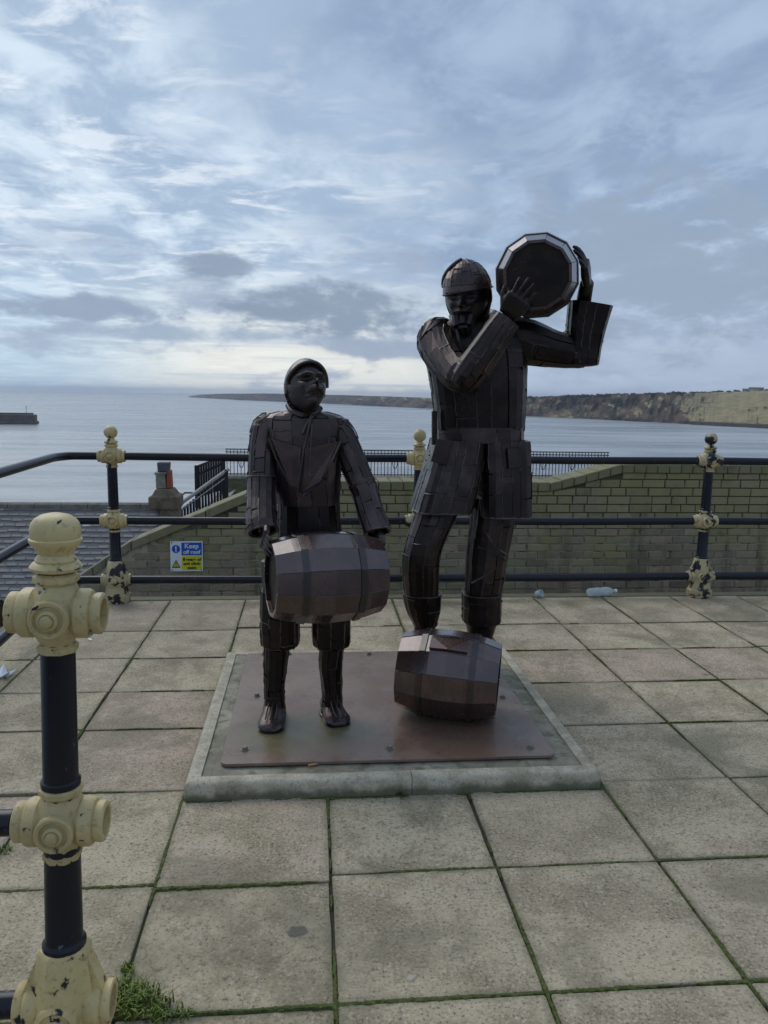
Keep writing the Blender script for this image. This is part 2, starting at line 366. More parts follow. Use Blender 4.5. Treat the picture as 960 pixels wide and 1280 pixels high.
class MB:
    def __init__(s): s.v = []; s.f = []
    def add(s, vs, fs):
        n = len(s.v); s.v += [Vector(v) for v in vs]; s.f += [tuple(i+n for i in f) for f in fs]
    def box(s, a, b):
        (x0, y0, z0), (x1, y1, z1) = a, b
        s.add([(x0, y0, z0), (x1, y0, z0), (x1, y1, z0), (x0, y1, z0), (x0, y0, z1), (x1, y0, z1), (x1, y1, z1), (x0, y1, z1)],
              [(3, 2, 1, 0), (4, 5, 6, 7), (0, 1, 5, 4), (1, 2, 6, 5), (2, 3, 7, 6), (3, 0, 4, 7)])
    def lathe(s, prof, n=24, M=None, cap=True):          # prof: (radius, height) about local Z
        M = M or Matrix(); vs = []; fs = []
        for r, h in prof:
            for k in range(n):
                a = 2*math.pi*k/n; vs.append(M @ Vector((r*math.cos(a), r*math.sin(a), h)))
        for i in range(len(prof)-1):
            for k in range(n):
                k2 = (k+1) % n; fs.append((i*n+k, i*n+k2, (i+1)*n+k2, (i+1)*n+k))
        if cap:
            fs.append(tuple(reversed(range(n)))); fs.append(tuple((len(prof)-1)*n+k for k in range(n)))
        s.add(vs, fs)
    def tube(s, pts, rad, n=12):
        pts = [Vector(p) for p in pts]; rad = rad if isinstance(rad, (list, tuple)) else [rad]*len(pts)
        vs = []; fs = []; ref = None
        for i, p in enumerate(pts):
            d = (pts[min(i+1, len(pts)-1)]-pts[max(i-1, 0)]).normalized()
            if ref is None: ref = d.orthogonal().normalized()
            ref = (ref-d*ref.dot(d)).normalized(); b = d.cross(ref)
            for k in range(n):
                a = 2*math.pi*k/n; vs.append(p+(ref*math.cos(a)+b*math.sin(a))*rad[i])
        for i in range(len(pts)-1):
            for k in range(n):
                k2 = (k+1) % n; fs.append((i*n+k, i*n+k2, (i+1)*n+k2, (i+1)*n+k))
        fs.append(tuple(reversed(range(n)))); fs.append(tuple((len(pts)-1)*n+k for k in range(n)))
        s.add(vs, fs)
    def ball(s, c, rx, ry, rz, n=16, M=None):
        M = M or Matrix(); m = n//2; vs = []; fs = []
        for j in range(1, m):
            t = math.pi*j/m
            for k in range(n):
                a = 2*math.pi*k/n; vs.append(Vector(c)+(M @ Vector((rx*math.sin(t)*math.cos(a), ry*math.sin(t)*math.sin(a), rz*math.cos(t)))))
        top = len(vs); vs.append(Vector(c)+(M @ Vector((0, 0, rz)))); vs.append(Vector(c)+(M @ Vector((0, 0, -rz))))
        for j in range(m-2):
            for k in range(n):
                k2 = (k+1) % n; fs.append((j*n+k, (j+1)*n+k, (j+1)*n+k2, j*n+k2))
        for k in range(n):
            k2 = (k+1) % n; fs.append((top, k, k2)); fs.append((top+1, (m-2)*n+k2, (m-2)*n+k))
        s.add(vs, fs)
    def build(s, name, m, parent=None, smooth=False, bevel=0., ang=40):
        me = bpy.data.meshes.new(name); me.from_pydata([tuple(v) for v in s.v], [], s.f); me.update()
        bm = bmesh.new(); bm.from_mesh(me); bmesh.ops.recalc_face_normals(bm, faces=bm.faces)
        if bevel: bmesh.ops.bevel(bm, geom=list(bm.edges), offset=bevel, segments=1, affect='EDGES', clamp_overlap=True)
        bm.to_mesh(me); bm.free()
        if smooth:
            me.polygons.foreach_set('use_smooth', [True]*len(me.polygons)); me.set_sharp_from_angle(angle=R(ang))
        return link(name, me, m, parent)
def zrot(a, loc=(0, 0, 0)): return Matrix.Translation(loc) @ Matrix.Rotation(a, 4, 'Z')

# ------------------------------------------------------------------ sea and far land
SEA = -22.3
def disc(name, z, rad, m):
    vs = [(0, 0, z)]; fs = []; n = 96; rs = (30, 200, 800, 3000, rad)
    for r in rs: vs += [(r*math.cos(2*math.pi*k/n), r*math.sin(2*math.pi*k/n), z) for k in range(n)]
    for k in range(n):
        fs.append((0, 1+k, 1+(k+1) % n))
        for j in range(len(rs)-1): a, b = 1+j*n, 1+(j+1)*n; fs.append((a+k, b+k, b+(k+1) % n, a+(k+1) % n))
    return mesh(name, vs, fs, m)
tag(disc('sea', SEA, 13000, 'sea'), kind='structure')

def interp(tab, x):
    if x <= tab[0][0]: return tab[0][1]
    for (a, b), (c, d) in zip(tab, tab[1:]):
        if x <= c: return b+(d-b)*(x-a)/(c-a)
    return tab[-1][1]
def coast(name, wl, top, x0, x1, n, rows, setback, rough, back):
    vs = []; fs = []; W = rows+4
    for i in range(n+1):
        X = x0+(x1-x0)*i/n
        b = gz(X, interp(wl, X), SEA); hd = Vector((b.x, b.y, 0)).normalized(); dist = math.hypot(b.x, b.y)
        sb = interp(setback, X)
        for j in range(W):
            s = min(j/rows, 1.)
            d = dist+sb*(s**1.15)+(0 if j <= rows else (j-rows)*back)
            p = hd*d
            # height so that the top meets the surveyed skyline
            dt = dist+sb; ry = ray(X, interp(top, X)); zt = EYE+ry.z/math.hypot(ry.x, ry.y)*dt
            z = SEA+(zt-SEA)*(s**(.85))
            g = mnoise.fractal(Vector((p.x*.011, p.y*.011, z*.012+3)), 1., 2., 5)+.6*mnoise.fractal(Vector((X*.11, s*1.5, 1.7)), 1., 2., 4)
            if 0 < j: p += hd*(g*rough*(.4+.6*math.sin(math.pi*min(s, .97))))
            if j >= rows: z += (mnoise.noise(Vector((X*.10, j*.7, 0)))*.5)*(zt-SEA)*.045-(j-rows)*1.2
            vs.append((p.x, p.y, z if j else SEA-1))
    for i in range(n):
        for j in range(W-1): a = i*W+j; fs.append((a, a+W, a+W+1, a+1))
    return tag(mesh(name, vs, fs, 'cliff', smooth=False), kind='structure')
WL = [(236, 496.5), (300, 500), (400, 504), (470, 507.5), (540, 511), (600, 515), (650, 519.5), (720, 523), (800, 527), (870, 530.5), (960, 535), (1300, 548)]
coast('far_headland', WL, [(234, 495.6), (250, 493.4), (275, 492), (330, 491.8), (400, 493), (470, 495), (540, 497.5), (600, 498), (700, 499)], 236, 700, 170, 8, [(236, 22), (700, 40)], 22, 120)
coast('cliff', [(a, b) for a, b in WL], [(560, 503), (600, 498.5), (650, 497), (700, 495.5), (760, 493.5), (830, 491.5), (880, 490.5), (920, 489), (960, 487.5), (1300, 478)], 585, 1300, 300, 16,
      [(585, 22), (835, 26), (862, 110), (895, 260), (1300, 430)], 24, 80)
# sea wall under the cliff, at the right
m_ = MB(); pts = [gz(X, interp(WL, X)+.6, SEA) for X in range(862, 1300, 12)]
for a, b in zip(pts, pts[1:]):
    n_ = Vector((a.x, a.y, 0)).normalized()*9
    m_.add([a, b, b+n_, a+n_]+[v+Vector((0, 0, 3.2)) for v in (a, b, b+n_, a+n_)], [(0, 1, 5, 4), (4, 5, 6, 7), (3, 2, 6, 7), (0, 3, 7, 4), (1, 2, 6, 5)])
tag(m_.build('sea_wall', 'pier_stone'), 'long dark sea wall at the foot of the grassy cliff', 'sea wall')
# houses on the cliff top
HS = [(932, 489.0, 7, 'single pale cottage nearest the dark bushes on the cliff top'), (941, 488.3, 9, 'pale house in the middle of the cliff top row'), (950, 488., 8, 'pale house near the end of the cliff top row'), (808, 493.2, 5, 'tiny pale house alone on the cliff edge above the brown rock')]
for X, Y_, wpx, lab in HS:
    b = gz(X, interp(WL, X), SEA); dist = math.hypot(b.x, b.y)+interp([(585, 22), (835, 26), (862, 110), (895, 260), (1300, 430)], X)+14
    rr = ray(X, Y_); hd = Vector((rr.x, rr.y, 0)); k = dist/hd.length; c = CAM+rr*k
    wd = wpx*dist/F; hd.normalize(); rg = Vector((hd.y, -hd.x, 0)); h = wd*.38
    e = empty('house', (c.x, c.y, c.z-h*.6), lab, 'house', 'houses on the cliff top')
    m_ = MB(); f0 = -.5*wd
    base = [rg*f0, rg*-f0, rg*-f0+hd*7, rg*f0+hd*7]
    zz = Vector((0, 0, 1))
    m_.add([v-zz*4 for v in base]+[v+zz*h for v in base], [(0, 1, 5, 4), (1, 2, 6, 5), (2, 3, 7, 6), (3, 0, 4, 7), (4, 5, 6, 7)]); m_.build('wall', 'house_white', e)
    m_ = MB(); r1, r2 = rg*f0+hd*3.5+zz*h*1.7, rg*-f0+hd*3.5+zz*h*1.7
    m_.add([base[0]+zz*h*1.02-hd*.3, base[1]+zz*h*1.02-hd*.3, base[2]+zz*h*1.02+hd*.3, base[3]+zz*h*1.02+hd*.3, r1, r2], [(0, 1, 5, 4), (2, 3, 4, 5), (0, 4, 3), (1, 2, 5)]); m_.build('roof', 'house_roof', e)
    for q in (-.28, .28):
        m_ = MB(); c0 = rg*(q*wd)-hd*.12+zz*h*.3; ww = wd*.09
        m_.add([c0-rg*ww, c0+rg*ww, c0+rg*ww+zz*h*.4, c0-rg*ww+zz*h*.4], [(0, 1, 2, 3)]); m_.build('window', 'lead_grey', e)
# scrub along the cliff top
m_ = MB()
for k in range(240):
    X = random.choice((random.uniform(655, 760), random.uniform(700, 900), random.uniform(880, 1000)))
    b = gz(X, interp(WL, X), SEA); dist = math.hypot(b.x, b.y)+interp([(585, 22), (835, 26), (862, 110), (895, 260), (1300, 430)], X)+random.uniform(-4, 22)
    yt = interp([(560, 503), (600, 498.5), (650, 497), (700, 495.5), (760, 493.5), (830, 491.5), (880, 490.5), (920, 489), (960, 487.5), (1300, 478)], X)
    rr = ray(X, yt+random.uniform(-.3, 1.2)); c = CAM+rr*(dist/math.hypot(rr.x, rr.y)); s_ = random.uniform(.8, 2.6)
    m_.ball(c, s_*random.uniform(1, 2.2), s_, s_*random.uniform(.5, .9), 6)
tag(m_.build('cliff_scrub', 'cliff_bush'), kind='stuff')
# harbour pier end
a = gz(43.5, 530.3, SEA); dpx = a.length/F
m_ = MB(); L = 90; top = 6.6
m_.box((-L, 0, 0), (0, 9, top)); m_.box((-L, -1.2, 0), (.9, 10, 2.0)); m_.box((-L, 6.5, top), (-2, 8.4, top+1.1))
pe = empty('harbour_pier', a, 'dark stone harbour pier end standing in the sea', 'pier'); pe.rotation_euler.z = .12
m_.build('masonry', 'pier_stone', pe, bevel=.4)
m_ = MB(); m_.tube([(-6, 4, top), (-6, 4, top+5.5)], .16, 8); m_.ball((-6, 4, top+5.6), .35, .35, .35, 8); m_.build('beacon_mast', 'black_iron', pe)

# ------------------------------------------------------------------ terrace: bed, slabs, edge
X_L, X_R, Y_B, Y_F = -2.08, 6.6, 6.30, -1.2
m_ = MB(); m_.box((X_L, Y_F, -.9), (X_R, Y_B, -.012)); tr = tag(m_.build('terrace', 'joint_bed'), kind='structure')
cols = [.072+.6*k for k in range(-3, 11)]; cols = [X_L+.02]+cols
base_rows = [6.27]+[6.097-.595*r for r in range(1, 13)]
offs = {-1.728: (0, -.065, -.05, -.03, .09, .0, 0), -1.128: (0, -.065, -.05, -.03, .09, .03, 0)}
def rowY(ci, r):
    ya = base_rows[r]
    cx = cols[ci]
    if cx < -.8: ya += (-.0, -.06, -.045, -.015, .075, .04, -.02)[r] if r < 7 else 0
    elif cx < .0: ya += (-.0, -.005, -.03, -.03, .02, .05, -.04)[r] if r < 7 else 0
    if cx > 3.: ya += .012*((r*7) % 3-1)
    return ya
rj = random.Random(3)
for ci in range(len(cols)-1):
    for r in range(len(base_rows)-1):
        g = .0038+rj.uniform(-.001, .0022)
        xa, xb = cols[ci]+g, cols[ci+1]-g
        if xb-xa < .05: continue
        # slabs under the plinth are not laid
        y1a, y1b = rowY(ci, r)-g, rowY(ci, r)-g+rj.uniform(-.004, .004); y0a, y0b = rowY(ci, r+1)+g, rowY(ci, r+1)+g+rj.uniform(-.004, .004)
        if xa > -.45 and xb < 1.2 and y0a > 3.2 and y1a < 4.6: continue
        cz = rj.uniform(-.005, .003); tx, ty = rj.uniform(-.004, .004), rj.uniform(-.004, .004)
        co = [(xa, y0a), (xb, y0b), (xb+rj.uniform(-.003, .003), y1b), (xa+rj.uniform(-.003, .003), y1a)]
        cx, cy = sum(c[0] for c in co)/4, sum(c[1] for c in co)/4
        m2 = MB(); out = []
        for k in range(4):
            a_, b_ = Vector(co[k]), Vector(co[(k+1) % 4]); e_ = (b_-a_).normalized(); n_ = Vector((-e_.y, e_.x)); Ls = (b_-a_).length
            ch = rj.uniform(.003, .008) if rj.random() > .16 else rj.uniform(.012, .03); ch2 = rj.uniform(.003, .008)
            for t_ in (ch/Ls, .12, .28, .43, .58, .74, .88, 1-ch2/Ls): out.append(a_.lerp(b_, t_)+n_*rj.uniform(-.0006, .0026))
        N_ = len(out); top_ = [(c.x-cx, c.y-cy, cz+tx*(c.x-cx)+ty*(c.y-cy)) for c in out]
        m2.add([(c.x-cx, c.y-cy, -.05) for c in out]+top_, [tuple(range(N_-1, -1, -1)), tuple(range(N_, 2*N_))]+[(k, (k+1) % N_, N_+(k+1) % N_, N_+k) for k in range(N_)])
        o = m2.build('paving_slab', 'slab', tr, bevel=.0028); o.location = (cx, cy, 0)
# edging of the terrace towards the drop
m_ = MB(); m_.box((X_L-.12, 6.305, -.9), (X_R, 6.42, -.004)); tag(m_.build('terrace_edge', 'kerb', bevel=.008), kind='structure')
m_ = MB(); m_.box((X_L-.12, Y_F, -.9), (X_L-.004, 6.303, -.004)); tag(m_.build('terrace_edge', 'kerb', bevel=.008), kind='structure')

# ------------------------------------------------------------------ plinth and steel plate
PX0, PX1, PY0, PY1 = -.52, 1.255, 3.06, 4.74
pl = empty('plinth', ((PX0+PX1)/2, (PY0+PY1)/2, 0), 'low square concrete plinth under the steel plate and statues', 'plinth')
ox, oy = pl.location.x, pl.location.y
KW, KH = .062, .080
def kerbpart(a, b, inward, ma=1, mb_=1):
    a, b, n = Vector((*a, 0)), Vector((*b, 0)), Vector((*inward, 0)); d = (b-a).normalized()
    prof = [(0, -.02), (0, .056), (.003, .066), (.009, .074), (.018, .0785), (.030, KH), (KW, KH-.001), (KW, -.02)]
    vs = []; fs = []; N = 14
    for i in range(N+1):
        t = i/N; c = a.lerp(b, t); mi = (.5-abs(t-.5))*2
        for q, h in prof:
            sh = 0
            if i == 0: sh = q*ma
            if i == N: sh = -q*mb_
            wob = (mnoise.noise(Vector((c.x*3.1, c.y*3.1, h*20)))*.003) if h > 0 else 0
            vs.append(c+n*(q+wob)+d*sh+Vector((-ox, -oy, h+wob*.8)))
    k = len(prof)
    for i in range(N):
        for j in range(k-1): fs.append((i*k+j, (i+1)*k+j, (i+1)*k+j+1, i*k+j+1))
    fs.append(tuple(range(k))); fs.append(tuple(N*k+j for j in range(k)))
    m2 = MB(); m2.add(vs, fs); return m2.build('kerb_stone', 'kerb', pl, smooth=True, ang=35)
mid = .43
kerbpart((PX0, PY0), (mid-.0015, PY0), (0, 1), 1, 0); kerbpart((mid+.0015, PY0), (PX1, PY0), (0, 1), 0, 1)
kerbpart((PX1, PY0), (PX1, PY1), (-1, 0)); kerbpart((PX1, PY1), (PX0, PY1), (0, -1)); kerbpart((PX0, PY1), (PX0, PY0), (1, 0))
m_ = MB(); nx, ny = 40, 40; vs = []; fs = []
for j in range(ny+1):
    for i in range(nx+1):
        X = PX0+KW-.01+(PX1-PX0-2*KW+.02)*i/nx; Y = PY0+KW-.01+(PY1-PY0-2*KW+.02)*j/ny
        vs.append((X-ox, Y-oy, .071+mnoise.fractal(Vector((X*4, Y*4, 0)), 1., 2., 4)*.004))
for j in range(ny):
    for i in range(nx): a = j*(nx+1)+i; fs.append((a, a+1, a+nx+2, a+nx+1))
m_.add(vs, fs); m_.build('infill', 'concrete', pl, smooth=True)
QX0, QX1, QY0, QY1, QZ = -.388, 1.10, 3.20, 4.66, .092
sp = empty('steel_plate', ((QX0+QX1)/2, (QY0+QY1)/2, .074), 'square rusty brown steel base plate bolted on the concrete plinth', 'plate')
m_ = MB(); vs = []; rc = .035
for cx, cy, a0 in ((QX1-rc, QY1-rc, 0), (QX0+rc, QY1-rc, 90), (QX0+rc, QY0+rc, 180), (QX1-rc, QY0+rc, 270)):
    for k in range(5): a = R(a0+k*22.5); vs.append((cx+rc*math.cos(a)-sp.location.x, cy+rc*math.sin(a)-sp.location.y))
n = len(vs)
m_.add([(a, b, .004) for a, b in vs]+[(a, b, QZ-.074) for a, b in vs], [tuple(range(n-1, -1, -1)), tuple(range(n, 2*n))]+[(k, (k+1) % n, n+(k+1) % n, n+k) for k in range(n)])
m_.build('plate', 'rust_plate', sp, bevel=.002)
for X, Y_ in ((306, 937), (487, 936), (663, 935), (321, 870), (361, 818), (461, 818), (628, 872), (330, 818)):
    p = gz(X, Y_, QZ); m2 = MB()
    m2.lathe([(.020, 0), (.020, .003), (.013, .0035), (.013, .013), (.010, .016)], 6 if X % 2 else 12, Matrix.Translation((p.x-sp.location.x, p.y-sp.location.y, QZ-.0745)))
    m2.build('bolt', 'bolt_steel', sp)

# ------------------------------------------------------------------ brick wall beyond the edge
WY = 7.25
prof = [(-3.4, -.75), (-2.127, -.021), (-1.684, .294), (-.30, .882), (2.304, .872), (3.008, 1.056), (9.0, 1.062)]
CT = .085                                                        # coping thickness
wall = empty('brick_wall', (0, WY, -1.5), 'mossy brown brick wall with stepped sloping top beyond the railing', 'wall')
OFF = -Vector((0, WY, -1.5))
m_ = MB(); vs = []
for Xp, Zp in prof: vs += [Vector((Xp, WY+.012, -1.5))+OFF, Vector((Xp, WY+.33, -1.5))+OFF, Vector((Xp, WY+.012, Zp-CT))+OFF, Vector((Xp, WY+.33, Zp-CT))+OFF]
fs = [(0, 1, 3, 2)]
for i in range(len(prof)-1): a = i*4; b = a+4; fs += [(a, b, b+2, a+2), (a+1, a+3, b+3, b+1), (a+2, b+2, b+3, a+3), (a, a+1, b+1, b)]
a = (len(prof)-1)*4; fs.append((a, a+2, a+3, a+1)); m_.add(vs, fs); m_.build('mortar_core', 'mortar', wall)
bricks = []; zc_ = -.33; rb = random.Random(11); course = 0
while zc_ < 1.06:
    up = zc_ > .47
    h, jt = (.082, .010) if up else (.075, .010)
    X = -3.2+(.1125 if course % 2 else 0)+rb.uniform(-.01, .01)
    while X < 7.6:
        L = .225 if not up else rb.choice((.15, .20, .225, .225))
        a, b = X+jt/2, X+L-jt/2; z0, z1 = zc_+jt/2, zc_+h-jt/2
        la, lb = interp(prof, a)-CT-.004, interp(prof, b)-CT-.004
        za, zb = min(z1, la), min(z1, lb)
        if min(za, zb) > z0+.012: bricks.append((a, b, z0, za, zb, up, (z1-za)+(z1-zb) < 1e-6))
        X += L
    zc_ += h; course += 1
shared = {}
def brick_mesh(a, b, z0, za, zb, key):
    if key in shared: return shared[key]
    j = lambda q=.003: rb.uniform(-q, q)
    L = b-a; m2 = MB(); d = rb.uniform(-.004, .005)
    m2.add([(j(), d+j(), 0), (L+j(), d+j(), 0), (L, .1, 0), (0, .1, 0), (j(), d+j(), za-z0), (L+j(), d+j(), zb-z0), (L, .1, zb-z0), (0, .1, za-z0)],
           [(3, 2, 1, 0), (4, 5, 6, 7), (0, 1, 5, 4), (1, 2, 6, 5), (3, 0, 4, 7), (2, 3, 7, 6)])
    me = bpy.data.meshes.new('brick'); me.from_pydata([tuple(v) for v in m2.v], [], m2.f); me.update()
    bm = bmesh.new(); bm.from_mesh(me); bmesh.ops.recalc_face_normals(bm, faces=bm.faces)
    fr = [e for e in bm.edges if all(v.co.y < .03 for v in e.verts)]
    bmesh.ops.bevel(bm, geom=fr, offset=.005, segments=1, affect='EDGES', clamp_overlap=True); bm.to_mesh(me); bm.free()
    me.materials.append(MAT['brick'])
    if key: shared[key] = me
    return me
def vis(b):
    x, z = (b[0]+b[1])/2, b[2]
    return -2.05 < x < 4.25 and z > -.2
seen = [b for b in bricks if vis(b)]
seen.sort(key=lambda b: 0 if (b[0] > .75 and b[0] < 4.2) else (1 if b[0] > .35 else (2 if b[0] < -.5 else 3)))
parts = seen[:300]; rest = [b for b in bricks if b not in set(parts)]
for b in parts:
    key = ('u' if b[5] else 'l', round(b[1]-b[0], 3), rb.randrange(4)) if b[6] else None
    o = link('brick', brick_mesh(*b[:5], key), None, wall); o.location = Vector((b[0], WY, b[2]))+OFF
m_ = MB()
for b in rest:
    me = brick_mesh(*b[:5], ('u' if b[5] else 'l', round(b[1]-b[0], 3), rb.randrange(4)) if b[6] else None)
    o_ = Vector((b[0], WY, b[2]))+OFF
    m_.add([v.co+o_ for v in me.vertices], [tuple(p.vertices) for p in me.polygons])
tag(m_.build('brickwork', 'brick', wall), kind='stuff')
# coping: bricks on edge, one by one; smooth stone on the left slope
X = -3.3
while X < 7.4:
    sm = -1.66 < X < -.32
    L = .68 if sm else .118
    a, b = X+.004, min(X+L, -.31 if sm else 99)-.004
    za, zb = interp(prof, a), interp(prof, b); j = rb.uniform(-.004, .004); t_ = CT
    y0, y1 = WY-.022+rb.uniform(-.004, .004), WY+.345
    m2 = MB(); c = Vector((a, WY, za))
    m2.add([Vector(v)-c for v in ((a, y0, za-t_), (b, y0, zb-t_), (b, y1, zb-t_), (a, y1, za-t_), (a, y0, za+j), (b, y0, zb+j), (b, y1, zb+j), (a, y1, za+j))],
           [(3, 2, 1, 0), (4, 5, 6, 7), (0, 1, 5, 4), (1, 2, 6, 5), (2, 3, 7, 6), (3, 0, 4, 7)])
    o = m2.build('coping_stone' if sm else 'coping_brick', 'coping', wall, bevel=.006); o.location = c+OFF
    X += L if not sm else max(b+.004-X, .05)

# ------------------------------------------------------------------ warning sign on the wall
c = at(233.3, 695.3, WY-.012); sg = empty('warning_sign', c, 'blue and yellow warning sign on white board fixed to the brick wall', 'sign')
SW, SH = .297, .284
m_ = MB(); m_.box((-SW/2, -.004, -SH/2), (SW/2, .004, SH/2)); m_.build('board', 'sign_white', sg, bevel=.001)
def panel(name, x0, x1, z0, z1, m, d=.0052):
    m2 = MB(); m2.box((x0, -d-.0008, z0), (x1, -d+.0012, z1)); return m2.build(name, m, sg)
panel('blue_panel', -.045, .140, .010, .130, 'sign_blue'); panel('yellow_panel', -.045, .140, -.130, .002, 'sign_yellow')
def text(s, x, z, size, m, d=.0075):
    cu = bpy.data.curves.new('t', 'FONT'); cu.body = s; cu.size = size; cu.align_x = 'CENTER'; cu.align_y = 'CENTER'; cu.extrude = .0004; cu.offset = .0012
    o = bpy.data.objects.new('t', cu); C.objects.link(o)
    me = bpy.data.meshes.new_from_object(o.evaluated_get(bpy.context.evaluated_depsgraph_get()))
    bpy.data.objects.remove(o); me.transform(Matrix.Rotation(R(90), 4, 'X')); me.materials.clear()
    q = link('lettering', me, m, sg); q.location = (x, -d, z); return q
text('Keep', .048, .096, .062, 'sign_white'); text('off roof', .048, .040, .050, 'sign_white')
text('Beware of', .048, -.030, .040, 'sign_black'); text('anti climb', .048, -.069, .040, 'sign_black'); text('paint', .048, -.108, .040, 'sign_black')
m_ = MB(); m_.lathe([(.038, 0), (.038, .002)], 28, Matrix.Translation((-.095, -.005, .070)) @ Matrix.Rotation(R(90), 4, 'X')); m_.build('mandatory_disc', 'sign_blue', sg)
m_ = MB(); m_.box((-.101, -.0086, .064), (-.089, -.0074, .096)); m_.box((-.101, -.0086, .044), (-.089, -.0074, .056)); m_.build('exclamation_mark', 'sign_white', sg)
def tri(s, d, m, name):
    m2 = MB(); P = [(-.097+dx*s, dz*s-.078) for dx, dz in ((-.040, -.030), (.040, -.030), (0, .045))]
    m2.add([(a, -d, b) for a, b in P]+[(a, -d+.0012, b) for a, b in P], [(0, 1, 2), (5, 4, 3), (0, 3, 4, 1), (1, 4, 5, 2), (2, 5, 3, 0)]); m2.build(name, m, sg)
tri(1., .0062, 'sign_black', 'triangle_border'); tri(.66, .0078, 'sign_yellow', 'triangle')
m_ = MB(); m_.box((-.100, -.0098, -.084), (-.094, -.0088, -.062)); m_.box((-.100, -.0098, -.096), (-.094, -.0088, -.090)); m_.build('exclamation_mark', 'sign_black', sg)
for sx in (-1, 1):
    for sz in (-1, 1):
        m_ = MB(); m_.lathe([(.006, 0), (.006, .003), (.003, .0045)], 8, Matrix.Translation((sx*.133, -.004, sz*.128)) @ Matrix.Rotation(R(90), 4, 'X')); m_.build('screw', 'lead_grey', sg)

# ------------------------------------------------------------------ slate roof, chimney, stairs and fence lower down
RD = 18.; pr_l, pr_r = at(-60, 629, RD), at(196, 633, RD); ridge_z = (pr_l.z+pr_r.z)/2
roof = empty('house_roof', (pr_r.x, RD, ridge_z), 'grey slate roof of the house below the terrace, with stone ridge', 'roof')
sl_ = R(36); down = Vector((0, -math.cos(sl_), -math.sin(sl_)))
m_ = MB(); X0, X1 = pr_l.x-4-pr_r.x, .35; E_ = down*6
m_.add([(X0, 0, 0), (X1, 0, 0), Vector((X1, 0, 0))+E_, Vector((X0, 0, 0))+E_, (X0, 5, -3.6), (X1, 5, -3.6), (X0, .0, -4.5), (X1, 0, -4.5)], [(0, 1, 2, 3), (0, 4, 5, 1), (1, 5, 7, 2), (0, 3, 6, 4)])
m_.build('roof_deck', 'lead_grey', roof)
sw, gau = .235, .165; proto = None; cnt = 0; stuff = MB()
nrm = Vector((0, -math.sin(sl_), math.cos(sl_)))
ms = MB(); ms.box((.006, -.012, 0), (sw-.006, .30, .0))
def slate_me(v):
    r_ = random.Random(v); m2 = MB(); t = .012+.006*r_.random(); d0 = r_.uniform(-.012, .012)
    A = [Vector((.012, 0, 0)), Vector((sw-.012, 0, 0))]
    lo = [a+down*(.17+d0)+nrm*(.024+.008*r_.random()) for a in A]; hi = [a+nrm*.004 for a in A]
    m2.add(lo+hi+[p-nrm*t for p in lo]+[p-nrm*t for p in hi], [(0, 1, 3, 2), (4, 6, 7, 5), (0, 4, 5, 1), (0, 2, 6, 4), (1, 5, 7, 3)])
    me = bpy.data.meshes.new('slate'); me.from_pydata([tuple(p) for p in m2.v], [], m2.f); me.update()
    bm = bmesh.new(); bm.from_mesh(me); bmesh.ops.recalc_face_normals(bm, faces=bm.faces); bm.to_mesh(me); bm.free(); me.materials.append(MAT['slate']); return me
sv = [slate_me(k) for k in range(7)]
for row in range(24):
    X = X0+(sw/2 if row % 2 else 0)
    while X < X1-.05:
        p = Vector((X, 0, -.02))+down*(row*gau)
        wpt = p+roof.location-CAM; dz_ = wpt.dot(FW); sx_, sy_ = 480+F*wpt.dot(RT)/dz_, 640-F*wpt.dot(UP)/dz_
        me = sv[random.randrange(7)]
        if -8 < sx_ < 235 and sy_ < 768 and cnt < 300:
            o = link('slate', me, None, roof); o.location = p; cnt += 1
        else: stuff.add([v.co+p for v in me.vertices], [tuple(q.vertices) for q in me.polygons])
        X += sw
tag(stuff.build('slates', 'slate', roof), kind='stuff')
X = X0
while X < X1-.1:
    m2 = MB(); L = min(.58, X1-X)
    m2.add([(.004, -.12, -.10), (L-.004, -.12, -.10), (L-.004, .12, -.10), (.004, .12, -.10), (.004, -.10, .02), (L-.004, -.10, .02), (L-.004, .1, .02), (.004, .1, .02), (.004, 0, .06), (L-.004, 0, .06)],
           [(0, 1, 5, 4), (4, 5, 9, 8), (9, 6, 7, 8), (2, 3, 7, 6), (0, 4, 8, 7, 3), (1, 2, 6, 9, 5)])
    o = m2.build('ridge_stone', 'ridge_stone', roof, bevel=.008); o.location = (X, 0, 0); X += .58
# chimney
CD = 17.6; cb = at(207, 645, CD); ch = empty('chimney', cb, 'small stone chimney stack with red brick side and grey pot', 'chimney')
q = CD/F
def stack(name, m, layers):                       # layers: (z_px above base, x0_px, x1_px, depth)
    m2 = MB(); vs = []; fs = []
    for zz, x0, x1, d in layers: vs += [((x0-207)*q, -d, zz*q), ((x1-207)*q, -d, zz*q), ((x1-207)*q, d, zz*q), ((x0-207)*q, d, zz*q)]
    for i in range(len(layers)-1):
        for k in range(4): fs.append((i*4+k, i*4+(k+1) % 4, i*4+4+(k+1) % 4, i*4+4+k))
    fs += [(3, 2, 1, 0), tuple((len(layers)-1)*4+k for k in range(4))]; m2.add(vs, fs); return m2.build(name, m, ch, bevel=.02)
stack('stack', 'stone_brown', [(-20, 203, 224, .3), (10, 203, 224, .3), (11, 190.5, 226, .36), (26, 190.5, 226, .36), (27, 194, 222, .31), (35, 198, 217, .25)])
stack('flue', 'stone_pale', [(35, 198, 210, .17), (52, 198, 209, .17), (53, 196.5, 211, .19), (55, 196.5, 211, .19)])
stack('brick_side', 'red_brick', [(35, 210.2, 216, .16), (57, 211.2, 215, .16)])
stack('chimney_pot', 'lead_grey', [(55, 200, 213, .12), (65, 199.5, 214, .13), (67, 199.5, 214, .13)])
